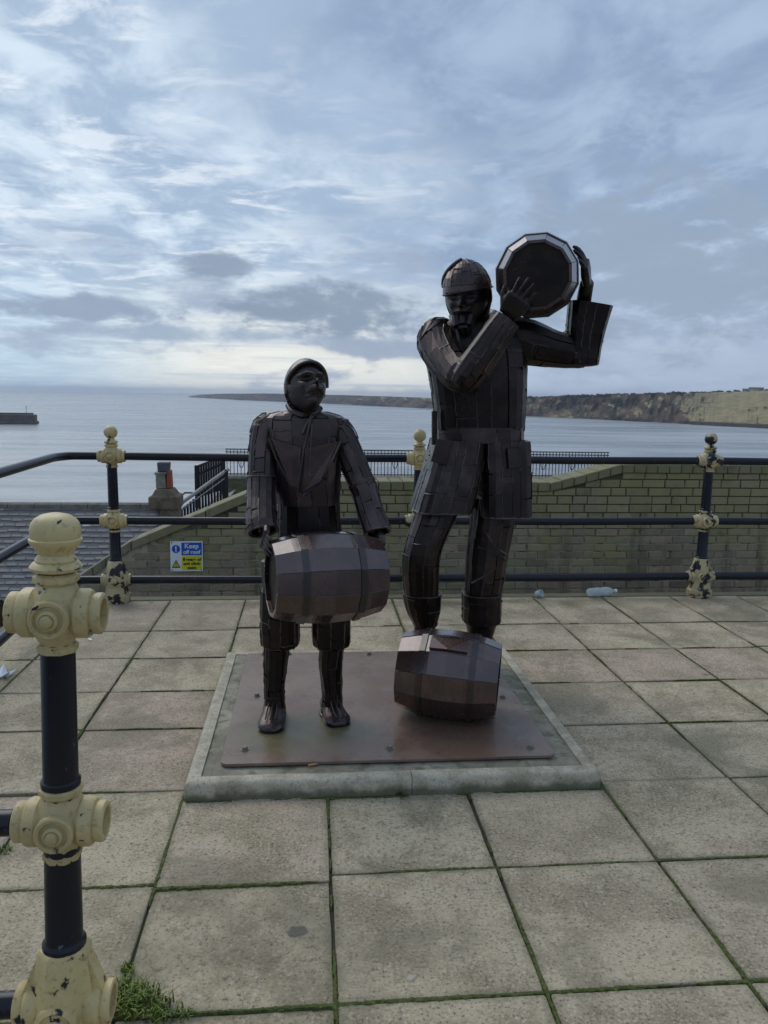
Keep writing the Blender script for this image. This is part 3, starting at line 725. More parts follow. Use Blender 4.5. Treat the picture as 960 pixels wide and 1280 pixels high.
# lower yard and its fence
FD = 27.; fl = at(284, 594, FD); fr = at(1010, 604, FD)
m_ = MB(); m_.box((fl.x-.3, 7.9, -6), (14, FD+.6, fl.z-.62)); tag(m_.build('lower_yard', 'yard'), kind='structure')
dw = empty('dwarf_wall', (fl.x, FD, fl.z-.6), 'low pale-topped wall carrying the ornamental iron fence', 'wall')
m_ = MB(); m_.box((-.2, -.18, -.1), (14, .25, .48)); m_.build('masonry', 'stone_dull_green', dw)
m_ = MB(); m_.box((-.25, -.24, .482), (14, .3, .60)); m_.build('coping', 'stone_pale', dw, bevel=.02)
fe = empty('iron_fence', (fl.x, FD, fl.z), 'thin black ornamental iron fence in front of the sea', 'fence')
bars = MB(); orn = MB(); k = 0; X = 0; FHt = .90
while X < 13.5:
    bars.box((X-.011, -.011, 0), (X+.011, .011, FHt-.02)); k += 1
    if k % 9 == 4:
        pts = [Vector((X+.03+.10*(1-math.cos(a))/1., 0, .62-.36*math.sin(a))) for a in [math.pi*i/8 for i in range(9)]]
        orn.tube(pts, .013, 6); orn.tube([(X+.03, 0, .60), (X+.03, 0, .76)], .022, 6); orn.tube([(X+.23, 0, .60), (X+.23, 0, .76)], .022, 6)
    X += .118
tag(bars.build('bars', 'black_iron', fe), kind='stuff'); orn.build('ornament', 'black_iron', fe)
for zz in (.05, .80, FHt):
    m_ = MB(); m_.tube([(-.05, 0, zz), (13.5, 0, zz)], .018, 8); m_.build('rail', 'black_iron', fe)
# stair railings going down beside the wall
SD = 22.; q = SD/F
def pan(name, top, bot, n, label, white):
    p0 = at(*bot[0], SD); e = empty(name, p0, label, 'railing')
    t0, t1 = at(*top[0], SD)-p0, at(*top[1], SD)-p0; b0, b1 = Vector((0, 0, 0)), at(*bot[1], SD)-p0
    m2 = MB()
    for k in range(n+1):
        f = k/n; a, b = b0.lerp(b1, f), t0.lerp(t1, f); m2.box((a.x-.030, -.03, a.z), (a.x+.030, .03, b.z-.01))
    m2.build('bars', 'black_iron', e)['kind'] = 'stuff'
    m2 = MB(); m2.tube([t0-(t1-t0)*.02, t1+(t1-t0)*.02], .055 if white else .03, 8); m2.build('handrail', 'rail_white' if white else 'black_iron', e)
    m2 = MB(); lo0, lo1 = b0.lerp(t0, .72), b1.lerp(t1, .80); m2.tube([lo0, lo1], .035, 8); m2.build('lower_rail', 'rail_white' if white else 'black_iron', e)
    for f in (0., 1.):
        a, b = b0.lerp(b1, f), t0.lerp(t1, f); m2 = MB(); m2.box((a.x-.045, -.05, a.z-.3), (a.x+.045, .05, b.z+.03)); m2.build('post', 'black_iron', e)
SD = 22.6; pan('stair_railing', ((246, 583), (280, 570)), ((246, 622), (280, 612)), 11, 'dark upright iron railing behind the sloping white handrail', False)
SD = 22.; pan('stair_railing', ((150, 684), (283.5, 588)), ((172, 700), (283.5, 628)), 30, 'stair railing with sloping white handrail and black bars', True)
m_ = MB(); p0, p1 = at(150, 690, 22.4), at(288, 620, 22.4)
m_.add([p0, p1, p1+Vector((0, 1.6, 0)), p0+Vector((0, 1.6, 0)), p0-Vector((0, 0, 5)), p1-Vector((0, 0, 5))], [(0, 1, 2, 3), (0, 4, 5, 1)]); tag(m_.build('stair_ramp', 'yard'), kind='structure')
m_ = MB(); p0 = at(226, 640, 22.1)
a = at(228, 616, 22.1); b = at(230, 617, 22.1)
hk = MB(); hk.tube([at(228, 630, 22.1), at(228, 619, 22.1), at(231, 616, 22.1), at(242, 616, 22.1)], .025, 6); tag(hk.build('handrail_hoop', 'black_iron'), 'small hooped black handrail end beside the chimney', 'handrail')

# ------------------------------------------------------------------ railings
ZR = (1.172, .660, .180)
def knuckle(M, r, arms, boss=True, big=1.):
    mb = MB(); s = r/.058*big*.95
    mb.lathe([(.036*s, -.098*s), (.047*s, -.094*s), (.048*s, -.080*s), (.040*s, -.072*s), (.047*s, -.060*s), (.060*s, -.040*s), (.068*s, -.012*s), (.068*s, .014*s), (.062*s, .036*s), (.050*s, .060*s), (.045*s, .072*s), (.053*s, .080*s), (.053*s, .092*s), (.044*s, .100*s)], 8, M @ Matrix.Rotation(R(22.5), 4, 'Z'))
    for ax, open_ in arms:
        A = M @ Matrix.Rotation(ax, 4, 'Z') @ Matrix.Rotation(R(90), 4, 'Y')
        prof_ = [(.046*s, .02*s), (.054*s, .044*s), (.060*s, .052*s), (.060*s, .074*s), (.055*s, .082*s), (.047*s, .085*s), (.050*s, .092*s), (.050*s, .106*s), (.045*s, .110*s)]
        if open_: mb.lathe(prof_+[(.036*s, .109*s), (.033*s, .06*s), (.001, .05*s)], 24, A, cap=False)
        else: mb.lathe(prof_, 24, A)
    if boss:
        for ax in (R(-90), R(90)):
            A = M @ Matrix.Rotation(ax, 4, 'Z') @ Matrix.Rotation(R(90), 4, 'Y')
            mb.lathe([(.047*s, .045*s), (.047*s, .069*s), (.043*s, .073*s), (.035*s, .072*s), (.031*s, .066*s), (.026*s, .067*s), (.024*s, .076*s), (.018*s, .080*s), (.015*s, .078*s), (.014*s, .086*s), (.007*s, .090*s)], 24, A)
    return mb
def finial(M):
    mb = MB()
    mb.lathe([(r_*.92, .098+(h_-.098)*.76) for r_, h_ in ((.044, .098), (.058, .103), (.062, .113), (.055, .124), (.047, .128), (.049, .134), (.045, .142), (.040, .150), (.045, .162), (.056, .178), (.062, .188), (.0625, .196), (.058, .200), (.059, .203), (.0595, .226), (.056, .243), (.047, .257), (.033, .267), (.016, .272), (.002, .273))], 28, M)
    return mb
def ball_finial(M):
    mb = MB()
    mb.lathe([(.044, .098), (.052, .103), (.052, .115), (.036, .124), (.026, .134), (.024, .140)], 20, M); mb.ball(M @ Vector((0, 0, .185)), .052, .052, .052, 20); return mb
def base_casting(M, arms, flower=True):
    mb = MB()
    mb.lathe([(.100, -.180), (.104, -.165), (.104, -.115), (.092, -.105), (.085, -.06), (.082, .0), (.078, .045), (.070, .095), (.062, .150), (.056, .158), (.050, .160)], 8, M @ Matrix.Rotation(R(22.5), 4, 'Z'))
    for ax, open_ in arms:
        A = M @ Matrix.Rotation(ax, 4, 'Z') @ Matrix.Rotation(R(90), 4, 'Y')
        pr = [(.050, .04), (.057, .060), (.057, .084), (.052, .090), (.046, .092), (.049, .098), (.049, .112), (.044, .115)]
        mb.lathe(pr+([(.036, .114), (.033, .06), (.001, .05)] if open_ else []), 24, A, cap=not open_)
        # gusset leaf above each socket
        B = M @ Matrix.Rotation(ax, 4, 'Z')
        mb.add([B @ Vector(v) for v in ((.05, -.02, .16), (.05, .02, .16), (.10, .022, .03), (.10, -.022, .03), (.06, .02, -.02), (.06, -.02, -.02))], [(0, 1, 2, 3), (1, 4, 2), (0, 3, 5), (3, 2, 4, 5)])
    if flower:
        for ax in (R(-90), R(90)):
            A = M @ Matrix.Rotation(ax, 4, 'Z') @ Matrix.Rotation(R(90), 4, 'Y')
            mb.lathe([(.050, .05), (.050, .082), (.040, .088), (.034, .082), (.028, .083), (.024, .094), (.010, .098)], 20, A)
    return mb
def post(parent, loc, arms, cream, lean=(0, 0), near=False, flower_dark=True):
    o_ = parent.location; M0 = Matrix.Translation(Vector(loc)-o_) @ Matrix.Rotation(lean[0], 4, 'Y') @ Matrix.Rotation(lean[1], 4, 'X')
    at_ = lambda z: M0 @ Matrix.Translation((0, 0, z))
    mb = MB(); mb.lathe([(.052, ZR[2]+.10), (.051, ZR[2]+.168), (.047, ZR[2]+.172), (.0435, ZR[2]+.18), (.0415, ZR[1]-.07), (.0405, ZR[1]+.09), (.045, ZR[1]+.094), (.045, ZR[1]+.106), (.040, ZR[1]+.110), (.038, ZR[0]-.07)], 24, M0)
    p = mb.build('post', 'navy_paint', parent, smooth=True)
    knuckle(at_(ZR[0]), .058, arms).build('knuckle', cream[0], p, smooth=True, ang=32)
    (finial if near else ball_finial)(at_(ZR[0])).build('finial', cream[0], p, smooth=True, ang=38)
    knuckle(at_(ZR[1]), .058, arms).build('knuckle', cream[1], p, smooth=True, ang=32)
    base_casting(at_(ZR[2]), arms).build('base_casting', cream[2], p, smooth=True, ang=32)
    return p
near = empty('railing', (-.60, 1.785, 0), 'cream and navy railing end post with open sockets beside the grass tuft', 'railing')
npos = gz(66, 760, ZR[0]); d_ = 1.785
tA, tB = at(70, 700, d_), at(81, 1200, d_); ln = (tA.x-tB.x)/(tA.z-tB.z)
npos = Vector((tB.x-ln*tB.z, d_, 0)); near.location = npos
post(near, npos, [(0, True), (math.pi, False)], ('cream_paint', 'cream_paint', 'cream_flaked'), (math.atan(ln), 0), near=True)
for zz in ZR:
    m_ = MB(); m_.tube([(-.095, 0, zz), (-1.36, 0, zz)], .031, 16); m_.build('rail', 'navy_paint', near, smooth=True)
far = empty('railing', (at(144, 740, 6.25).x, 6.25, 0), 'long navy railing with flaking cream knuckles along the terrace edge', 'railing')
FX = [at(143.5, 660, 6.25).x, at(521, 660, 6.25).x, at(880, 660, 6.25).x]; FX.append(FX[2]*2-FX[1])
for i, X in enumerate(FX):
    lean = (at(888, 560, 6.25).x-at(874, 735, 6.25).x)/1.1 if i == 2 else (.006 if i else -.004)
    post(far, (X-(.66*lean if i == 2 else 0), 6.25, 0), [(0, False), (math.pi, False)], ('cream_flaked' if i != 2 else 'cream_worn', 'cream_flaked' if i == 0 else 'cream_worn', 'cream_worn'), (lean, 0))
def arc(z):
    a = Vector((FX[0]-.09, 6.25, z)); pts = [a]
    e1 = {0: (0, 591), 1: (0, 697), 2: (0, 800)}[ZR.index(z)]
    g = gz(*e1, z); c0 = Vector((-1.80, 6.25, z)); c1 = Vector((-1.93, 6.02, z))
    for k in range(9):
        t = k/8; pts.append(c0*(1-t)**2+Vector((-1.90, 6.25, z))*2*t*(1-t)+c1*t*t)
    dirv = (Vector((g.x, g.y, z))-c1); dirv.normalize(); pts.append(c1+dirv*2.6); return pts
for zz in ZR:
    o_ = far.location
    m_ = MB(); m_.tube([p-o_ for p in arc(zz)], .032, 14); m_.build('rail', 'navy_paint', far, smooth=True)
    for a, b in zip(FX, FX[1:]):
        k_ = zz-.0; sag = .0
        m_ = MB(); m_.tube([Vector((a+.10, 6.25, zz))-o_, Vector(((a+b)/2, 6.25, zz-.006))-o_, Vector((b-.10, 6.25, zz))-o_], .032, 14); m_.build('rail', 'navy_paint', far, smooth=True)

# ------------------------------------------------------------------ barrels
def barrel(name, loc, M, Rm, Re, L, phase, label, open_head=False):
    e = empty(name, loc, label, 'barrel', 'steel barrels of the sculpture')
    e.matrix_world = Matrix.Translation(loc) @ M
    N = 12; st = [-.5, -.34, -.18, 0, .18, .34, .5]
    rad = lambda s: Re+(Rm-Re)*(1-(2*s)**2)
    for k in range(N):
        m2 = MB(); a0 = 2*math.pi*k/N+phase; a1 = a0+2*math.pi/N; rr = random.Random(k+len(name)*3); jo = rr.uniform(-.0015, .0025); gp = .004
        vs = []
        for s in st:
            ro = rad(s)+jo; ri = ro-.016
            for a, rq, sg_ in ((a0, ro, 1), (a1, ro, -1), (a1, ri, -1), (a0, ri, 1)):
                aa = a+sg_*gp; vs.append((s*L, rq*math.cos(aa), rq*math.sin(aa)))
        fs = [(0, 1, 2, 3), tuple((len(st)-1)*4+q for q in (3, 2, 1, 0))]
        for i in range(len(st)-1):
            for q in range(4): fs.append((i*4+q, i*4+(q+1) % 4, i*4+4+(q+1) % 4, i*4+4+q))
        m2.add(vs, fs); m2.build('stave', 'steel_barrel', e, bevel=.0012)
    for s0, wd in ((-.255, .060), (.255, .060)):
        m2 = MB(); vs = []; fs = []
        for s in (s0-wd/2, s0+wd/2):
            for q, rq in enumerate((rad(s)+.0065, rad(s)-.004)):
                for k in range(N): a = 2*math.pi*k/N+phase; vs.append((s*L, rq*math.cos(a), rq*math.sin(a)))
        for k in range(N):
            k2 = (k+1) % N; fs += [(k, k2, 2*N+k2, 2*N+k), (k, N+k, N+k2, k2), (2*N+k, 2*N+k2, 3*N+k2, 3*N+k), (N+k, 3*N+k, 3*N+k2, N+k2)]
        m2.add(vs, fs); m2.build('hoop', 'steel_hoop', e)
    for s in (-.455, .455):
        m2 = MB(); rq = rad(s)-.014; vs = [(s*L+d, rq*math.cos(2*math.pi*k/N+phase), rq*math.sin(2*math.pi*k/N+phase)) for d in (-.004, .004) for k in range(N)]
        m2.add(vs, [tuple(range(N)), tuple(range(N, 2*N))]+[(k, (k+1) % N, N+(k+1) % N, N+k) for k in range(N)]); m2.build('barrel_head', 'steel_dark', e)
    return e
def axisM(d):                                   # local X along d, local Z kept upright
    d = d.normalized(); y_ = Vector((0, 0, 1)).cross(d).normalized(); z_ = d.cross(y_)
    return Matrix(((d.x, y_.x, z_.x, 0), (d.y, y_.y, z_.y, 0), (d.z, y_.z, z_.z, 0), (0, 0, 0, 1)))
cB = at(407, 721, 3.36); a0 = R(-90-8)
barrel('barrel', cB, axisM(Vector((math.cos(R(13)), math.sin(R(13)), -.012))), .203, .165, .49, R(10), 'dark steel barrel held in the hands of the smaller statue')
cL = at(561, 853, 3.66); cL.z = QZ+.212
eL_ = barrel('barrel', cL, axisM(Vector((math.cos(R(-17)), math.sin(R(-17)), -.045))), .222, .180, .49, R(13), 'dark steel barrel lying on the plate in front of the larger statue')
cM = at(671, 345, 4.22)
barrel('barrel', cM, axisM(Vector((.26, .95, .13))), .225, .174, .50, R(11), 'dark steel barrel carried on the shoulder of the larger statue')
aq = R(118); nr = .2235; un, vn = Vector((0, math.cos(aq), math.sin(aq))), Vector((0, -math.sin(aq), math.cos(aq))); m_ = MB(); nr *= math.cos(R(15))
vs = [Vector((xq, 0, 0))+un*(nr+dq+.0005-.0062*abs(xq)/.092)+vn*vq for dq in (.0, .010) for xq, vq in ((-.092, -.040), (0, -.042), (.092, -.040), (.092, .040), (0, .042), (-.092, .040))]
m_.add(vs, [(0, 1, 2, 3, 4, 5), (11, 10, 9, 8, 7, 6)]+[(k, (k+1) % 6, 6+(k+1) % 6, 6+k) for k in range(6)]); m_.build('plaque', 'steel_barrel', eL_, bevel=.001)

# ------------------------------------------------------------------ statues
def catmull(tab, n):                             # densify a list of equal-length tuples
    out = []; K = len(tab)
    for i in range(K-1):
        p0, p1, p2, p3 = tab[max(i-1, 0)], tab[i], tab[i+1], tab[min(i+2, K-1)]
        for s in range(n):
            t = s/n; out.append(tuple(.5*(2*b+(c-a)*t+(2*a-5*b+4*c-d)*t*t+(3*b-a-3*c+d)*t**3) for a, b, c, d in zip(p0, p1, p2, p3)))
    out.append(tuple(tab[-1])); return out
class Loft:
    """rings (centre xyz, half width, half depth) swept down or along a limb"""
    def __init__(s, rings, ref=Vector((0, -1, 0)), exp=2.3, n=3, level=False, yaw=0.):
        s.r = catmull(rings, n); s.e = exp; s.ref = Matrix.Rotation(yaw, 3, 'Z') @ ref; s.level = level
        s.fr = []
        for i in range(len(s.r)):
            c = Vector(s.r[i][:3]); a = Vector(s.r[max(i-1, 0)][:3]); b = Vector(s.r[min(i+1, len(s.r)-1)][:3])
            d = Vector((0, 0, -1)) if level else (b-a).normalized()
            f = s.ref-d*s.ref.dot(d)
            if f.length < .15: f = Vector((0, 0, 1))-d*d.z
            f.normalize(); s.fr.append((c, f.cross(d).normalized() if level else f.cross(d).normalized(), f, s.r[i][3], s.r[i][4]))
    def pt(s, u, v, off=0.):
        x = max(0, min(v, 1))*(len(s.fr)-1); i = min(int(x), len(s.fr)-2); t = x-i
        a = 2*math.pi*u; ca, sa = math.cos(a), math.sin(a); q = (abs(ca)**s.e+abs(sa)**s.e)**(-1/s.e)
        cx, cy = ca*q, sa*q
        P = []
        for c, r_, f, w_, d_ in (s.fr[i], s.fr[i+1]): P.append(c+r_*(w_+off)*cx+f*(d_+off)*cy)
        return P[0].lerp(P[1], t)
    def length(s): return sum((s.fr[i+1][0]-s.fr[i][0]).length for i in range(len(s.fr)-1))
def base(name, lo, m, parent, th=.010, nu=28, u0=0., u1=1., off=0.):
    nv = len(lo.fr)-1; closed = u1-u0 > .999; nu_ = nu if closed else nu+1; vs = []; fs = []
    for d in (off, off-th):
        for j in range(nv+1):
            for i in range(nu_): vs.append(lo.pt(u0+(u1-u0)*i/nu, j/nv, d))
    A = (nv+1)*nu_; seg = nu
    for j in range(nv):
        for i in range(seg):
            i2 = (i+1) % nu_; a, b, c, d = j*nu_+i, j*nu_+i2, (j+1)*nu_+i2, (j+1)*nu_+i
            fs += [(a, b, c, d), (A+d, A+c, A+b, A+a)]
        if not closed:
            for i in (0, nu): a, d = j*nu_+i, (j+1)*nu_+i; fs.append((a, d, A+d, A+a))
    for j in (0, nv):
        for i in range(seg): i2 = (i+1) % nu_; a, b = j*nu_+i, j*nu_+i2; fs.append((a, b, A+b, A+a))
    m2 = MB(); m2.add(vs, fs); return m2.build(name, m, parent, smooth=True, ang=30)
def plates(lo, parent, m, nstrip, rows, seed, u0=0., u1=1., v0=0., v1=1., t=(.0045, .0095), gap=.0022):
    r_ = random.Random(seed); us = [u0]; closed = u1-u0 > .999
    for k in range(nstrip): us.append(us[-1]+r_.uniform(.7, 1.3))
    sc = (u1-u0)/(us[-1]-u0); us = [u0+(q-u0)*sc for q in us]
    per = 2*math.pi*.5*(lo.fr[len(lo.fr)//2][3]+lo.fr[len(lo.fr)//2][4]); gu = gap/per; gv = gap/max(lo.length(), .05)
    bead = MB()
    for k in range(nstrip):
        va = v0
        while va < v1-.02:
            vb = min(v1-.005, va+r_.uniform(.12, .4)*(v1-v0))
            if r_.random() < .62:
                nb = 6; jw = [r_.uniform(-1, 1)*gu*1.1 for _ in range(nb+1)]
                bead.tube([lo.pt(us[k]+jw[q_], va+(vb-va)*q_/nb, t[1]*r_.uniform(.55, .95)) for q_ in range(nb+1)], [r_.uniform(.0022, .0046) for _ in range(nb+1)], 5)
            va = vb+.01
        if r_.random() < .55:
            vq = r_.uniform(v0+.05, v1-.05); bead.tube([lo.pt(us[k]+(us[k+1]-us[k])*q_/4, vq+r_.uniform(-.006, .006), t[1]*r_.uniform(.7, 1.1)) for q_ in range(5)], [r_.uniform(.002, .004) for _ in range(5)], 5)
    bo = bead.build('weld_beads', 'steel_weld', parent, smooth=True, ang=60); bo['kind'] = 'stuff'
    for k in range(nstrip):
        cut = [v0]+sorted(v0+(v1-v0)*(q+r_.uniform(-.38, .38))/rows for q in range(1, rows))+[v1]
        if rows > 1 and r_.random() < .3: cut.pop(r_.randrange(1, rows))
        for a, b in zip(cut, cut[1:]):
            off = r_.uniform(*t); ua, ub = us[k]+gu, us[k+1]-gu; va, vb = a+gv, b-gv
            j = lambda s_: r_.uniform(-s_, s_)
            nu, nv = 2, max(2, min(5, int((vb-va)*lo.length()/.05)+1)); vs = []; fs = []
            cj = [(j(gu*1.2), j(gv*2.)) for _ in range(4)]; tw = [off+j(.002) for _ in range(4)]
            for o2 in (1, 0):
                for q in range(nv+1):
                    for p in range(nu+1):
                        fu, fv = p/nu, q/nv
                        bl = ((1-fu)*(1-fv), fu*(1-fv), (1-fu)*fv, fu*fv)
                        du = sum(w_*c[0] for w_, c in zip(bl, cj)); dv = sum(w_*c[1] for w_, c in zip(bl, cj)); of = sum(w_*c for w_, c in zip(bl, tw))
                        vs.append(lo.pt(ua+(ub-ua)*fu+du, va+(vb-va)*fv+dv, of if o2 else -.004))
            A = (nu+1)*(nv+1); W = nu+1
            for q in range(nv):
                for p in range(nu): a_ = q*W+p; fs.append((a_, a_+1, a_+W+1, a_+W))
            ring_ = [p for p in range(W)]+[q*W+nu for q in range(1, nv+1)]+[nv*W+p for p in range(nu-1, -1, -1)]+[q*W for q in range(nv-1, 0, -1)]
            for p, q in zip(ring_, ring_[1:]+ring_[:1]): fs.append((p, q, A+q, A+p))
            m2 = MB(); m2.add(vs, fs); m2.build('steel_plate', m, parent)
def px(x, y, Y, hw, dep):                         # ring from survey: centre sight line, half width in sight px, half depth in m
    p = at(x, y, Y); return (p.x, p.y, p.z, hw*Y/F, dep)
def rod(name, pts, rad, m, parent, n=8):
    m2 = MB(); m2.tube(pts, rad, n); return m2.build(name, m, parent, smooth=True)

def head(mb, c, h, M, beard=0., amp=1.3):
    """face looking along local -Y; h = chin to crown"""
    n, m = 56, 44; vs = []; fs = []
    g = lambda x, z, x0, z0, sx, sz: math.exp(-((x-x0)/sx)**2-((z-z0)/sz)**2)
    for j in range(m+1):
        t = math.pi*j/m
        for k in range(n):
            a = 2*math.pi*k/n
            X, Y, Z = math.sin(t)*math.cos(a), math.sin(t)*math.sin(a), math.cos(t)
            wx = .365 if Z > 0 else .365-.115*(-Z)**1.6
            x, y, z = X*wx, Y*.46, Z*.5
            if Z < 0: y += -.05*(-Z)
            if Y < 0:
                f = min(1., -Y*1.6); d = 0
                d += .050*g(x, z, 0, .085, .30, .035)                                       # brow
                d -= .065*(g(x, z, -.14, .015, .085, .045)+g(x, z, .14, .015, .085, .045))  # sockets
                d += .022*(g(x, z, -.14, .01, .05, .025)+g(x, z, .14, .01, .05, .025))      # eyeballs
                d += .145*g(x, z, 0, -.10, .055, .055)+.075*g(x, z, 0, -.02, .035, .08)     # nose
                d += .035*(g(x, z, -.19, -.10, .08, .08)+g(x, z, .19, -.10, .08, .08))      # cheeks
                d += .040*g(x, z, 0, -.235, .12, .028)-.030*g(x, z, 0, -.262, .13, .012)+.040*g(x, z, 0, -.292, .11, .026)   # lips
                d += .050*g(x, z, 0, -.41, .11, .07)                                        # chin
                d += (.055*beard+.02)*(g(x, z, -.07, -.20, .08, .028)+g(x, z, .07, -.20, .08, .028))   # moustache
                d += .085*beard*g(x, z, 0, -.40, .24, .13)                                  # beard
                y -= d*f*amp
                if beard: z -= .05*beard*g(x, z, 0, -.46, .25, .10)
            vs.append(c+(M @ Vector((x, y, z)))*h)
    for j in range(m):
        for k in range(n): k2 = (k+1) % n; fs.append((j*n+k, (j+1)*n+k, (j+1)*n+k2, j*n+k2))
    mb.add(vs, fs)
    for sx in (-1, 1): mb.ball(c+(M @ Vector((sx*.365, .04, -.03)))*h, .03*h, .075*h, .13*h, 10, M)
def hand(mb, wrist, fwd, palm_n, size, curl, side, spread=.16):
    """palm slab, four fingers and a thumb; fwd along the hand, palm_n out of the palm, side = +1 if thumb lies on fwd x palm_n"""
    fwd = fwd.normalized(); pn = (palm_n-fwd*palm_n.dot(fwd)).normalized(); sd_ = fwd.cross(pn)*side; s = size
    for k in range(5):
        o = sd_*(k-2)*.021*s; mb.tube([wrist+o*.6, wrist+fwd*.05*s+o, wrist+fwd*.095*s+o*1.05], [.018*s, .021*s, .017*s], 8)
    for k, (L, q) in enumerate(((.082, 1.5), (.094, .5), (.088, -.5), (.068, -1.5))):
        p = wrist+fwd*(.092-abs(q)*.004)*s+sd_*q*.0235*s; d = (fwd+sd_*q*spread*.5).normalized(); pts = [p-d*.02*s, p]
        a = curl
        for f in (.45, .32, .23):
            d2 = (d*math.cos(a)+pn*math.sin(a)); pts.append(pts[-1]+d2*L*f*s*1.05); a += curl*.8
        mb.tube(pts, [.0115*s, .0112*s, .0102*s, .0092*s, .0075*s], 8)
    p = wrist+fwd*.025*s+sd_*.040*s; d = (fwd*.75+sd_*.65+pn*.25).normalized()
    mb.tube([p-d*.02*s, p+d*.03*s, p+d*.058*s+pn*.008*s, p+d*.07*s+fwd*.022*s+pn*.012*s], [.016*s, .014*s, .012*s, .009*s], 8)
def foot(mb, heel, toe, h, w_):
    d = (toe-heel); L = d.length; d.normalize(); s_ = Vector((0, 0, 1)).cross(d); vs = []; fs = []; K = 12
    prof_ = [(0., .55, .80), (.06, .80, 1.), (.25, .92, 1.), (.42, .86, .82), (.58, .98, .62), (.75, 1.04, .50), (.90, .92, .40), (.975, .66, .30), (1., .40, .20)]
    for t, ww, hh in prof_:
        c = heel+d*(t*L)
        for k in range(K):
            a = 2*math.pi*k/K; x_, z_ = math.cos(a), math.sin(a)
            zz = h*hh*(.5+.5*math.copysign(abs(z_)**.7, z_)); vs.append(c+s_*(w_*ww*math.copysign(abs(x_)**.75, x_))*(1 if z_ < 0 else 1-.25*z_)+Vector((0, 0, zz)))
    for i in range(len(prof_)-1):
        for k in range(K): k2 = (k+1) % K; fs.append((i*K+k, i*K+k2, (i+1)*K+k2, (i+1)*K+k))
    fs += [tuple(reversed(range(K))), tuple((len(prof_)-1)*K+k for k in range(K))]; mb.add(vs, fs)
def body(mb, parent, voxel, m='steel_body'):
    o = mb.build('tmp', 'steel_body'); md = o.modifiers.new('r', 'REMESH'); md.mode = 'VOXEL'; md.voxel_size = voxel; md.use_smooth_shade = True
    me = bpy.data.meshes.new_from_object(o.evaluated_get(bpy.context.evaluated_depsgraph_get())); bpy.data.objects.remove(o)
    me.name = 'body'; me.materials.clear(); return link('body', me, m, parent)
def shell(name, c, h, M, keep, scale, m, parent, th=.012, n=40, mm=28, shift=Vector((0, 0, 0)), taper=0.):
    vs = []; fs = []
    for j in range(mm+1):
        t = math.pi*j/mm
        for k in range(n):
            a = 2*math.pi*k/n; X, Y, Z = math.sin(t)*math.cos(a), math.sin(t)*math.sin(a), math.cos(t)
            vs.append(c+(M @ (Vector((X*.365*scale[0], Y*.47*scale[1], Z*.5*scale[2]))+shift*max(0, Z)))*h)
    for j in range(mm):
        for k in range(n):
            t, a = math.pi*(j+.5)/mm, 2*math.pi*(k+.5)/n; d = Vector((math.sin(t)*math.cos(a), math.sin(t)*math.sin(a), math.cos(t)))
            if keep(d): k2 = (k+1) % n; fs.append((j*n+k, (j+1)*n+k, (j+1)*n+k2, j*n+k2))
    me = bpy.data.meshes.new(name); me.from_pydata([tuple(v) for v in vs], [], fs); bm = bmesh.new(); bm.from_mesh(me)
    bmesh.ops.delete(bm, geom=[v for v in bm.verts if not v.link_faces], context='VERTS'); bmesh.ops.remove_doubles(bm, verts=bm.verts, dist=1e-4)
    bmesh.ops.recalc_face_normals(bm, faces=bm.faces); bmesh.ops.solidify(bm, geom=list(bm.faces), thickness=th); bm.to_mesh(me); bm.free()
    me.polygons.foreach_set('use_smooth', [True]*len(me.polygons)); me.set_sharp_from_angle(angle=R(50)); return link(name, me, m, parent)
def limb(pts): return pts
def euler(yaw, pitch, roll=0.): return Matrix.Rotation(yaw, 3, 'Z') @ Matrix.Rotation(pitch, 3, 'X') @ Matrix.Rotation(roll, 3, 'Y')

# ---- larger statue: man with a barrel on his shoulder
MY = 4.45; q = MY/F
mp = Vector((at(566, 840, MY).x, MY-.12, QZ))
man = bpy.data.objects.new('statue', None); C.objects.link(man); tag(man, 'tall dark steel statue of a bearded man in cap and belted coat shouldering a barrel', 'statue')
mb = MB()
hc = at(585, 370, MY-.10); HM = euler(R(-24), R(10), R(-4)); HH = .335
head(mb, hc, HH, HM, beard=1., amp=1.1)
mb.tube([at(590, 395, MY-.06), at(594, 425, MY)], [.085, .11], 14)
mb.tube([at(596, 415, MY), at(598, 460, MY), at(599, 540, MY)], [.14, .16, .15], 14)
# right arm (crossing the chest) and hand on the barrel head
sh, elb, wr = at(546, 428, MY-.02), at(582, 473, 4.03), at(637, 394, 3.97)
mb.tube([at(575, 425, MY), sh, elb], [.09, .07, .055], 12); mb.tube([elb, wr], [.055, .036], 12)
hand(mb, at(634, 394, 3.955), (at(654, 366, 3.90)-at(634, 394, 3.955)), Vector((.2, 1, .1)), 1.10, .07, 1, .26)
# left arm, raised, hand over the top of the barrel
s2, e2, w2 = at(646, 424, MY), at(728, 438, MY-.05), at(730, 374, 4.34)
mb.tube([at(620, 425, MY), s2, e2], [.09, .075, .065], 12); mb.tube([e2, w2], [.06, .040], 12)
mb.tube([w2, at(734, 352, 4.27)], [.042, .038], 12)
hand(mb, at(734, 354, 4.27), at(731, 328, 4.22)-at(734, 354, 4.27), Vector((-.85, .45, -.15)), 1.2, .30, -1, .34)
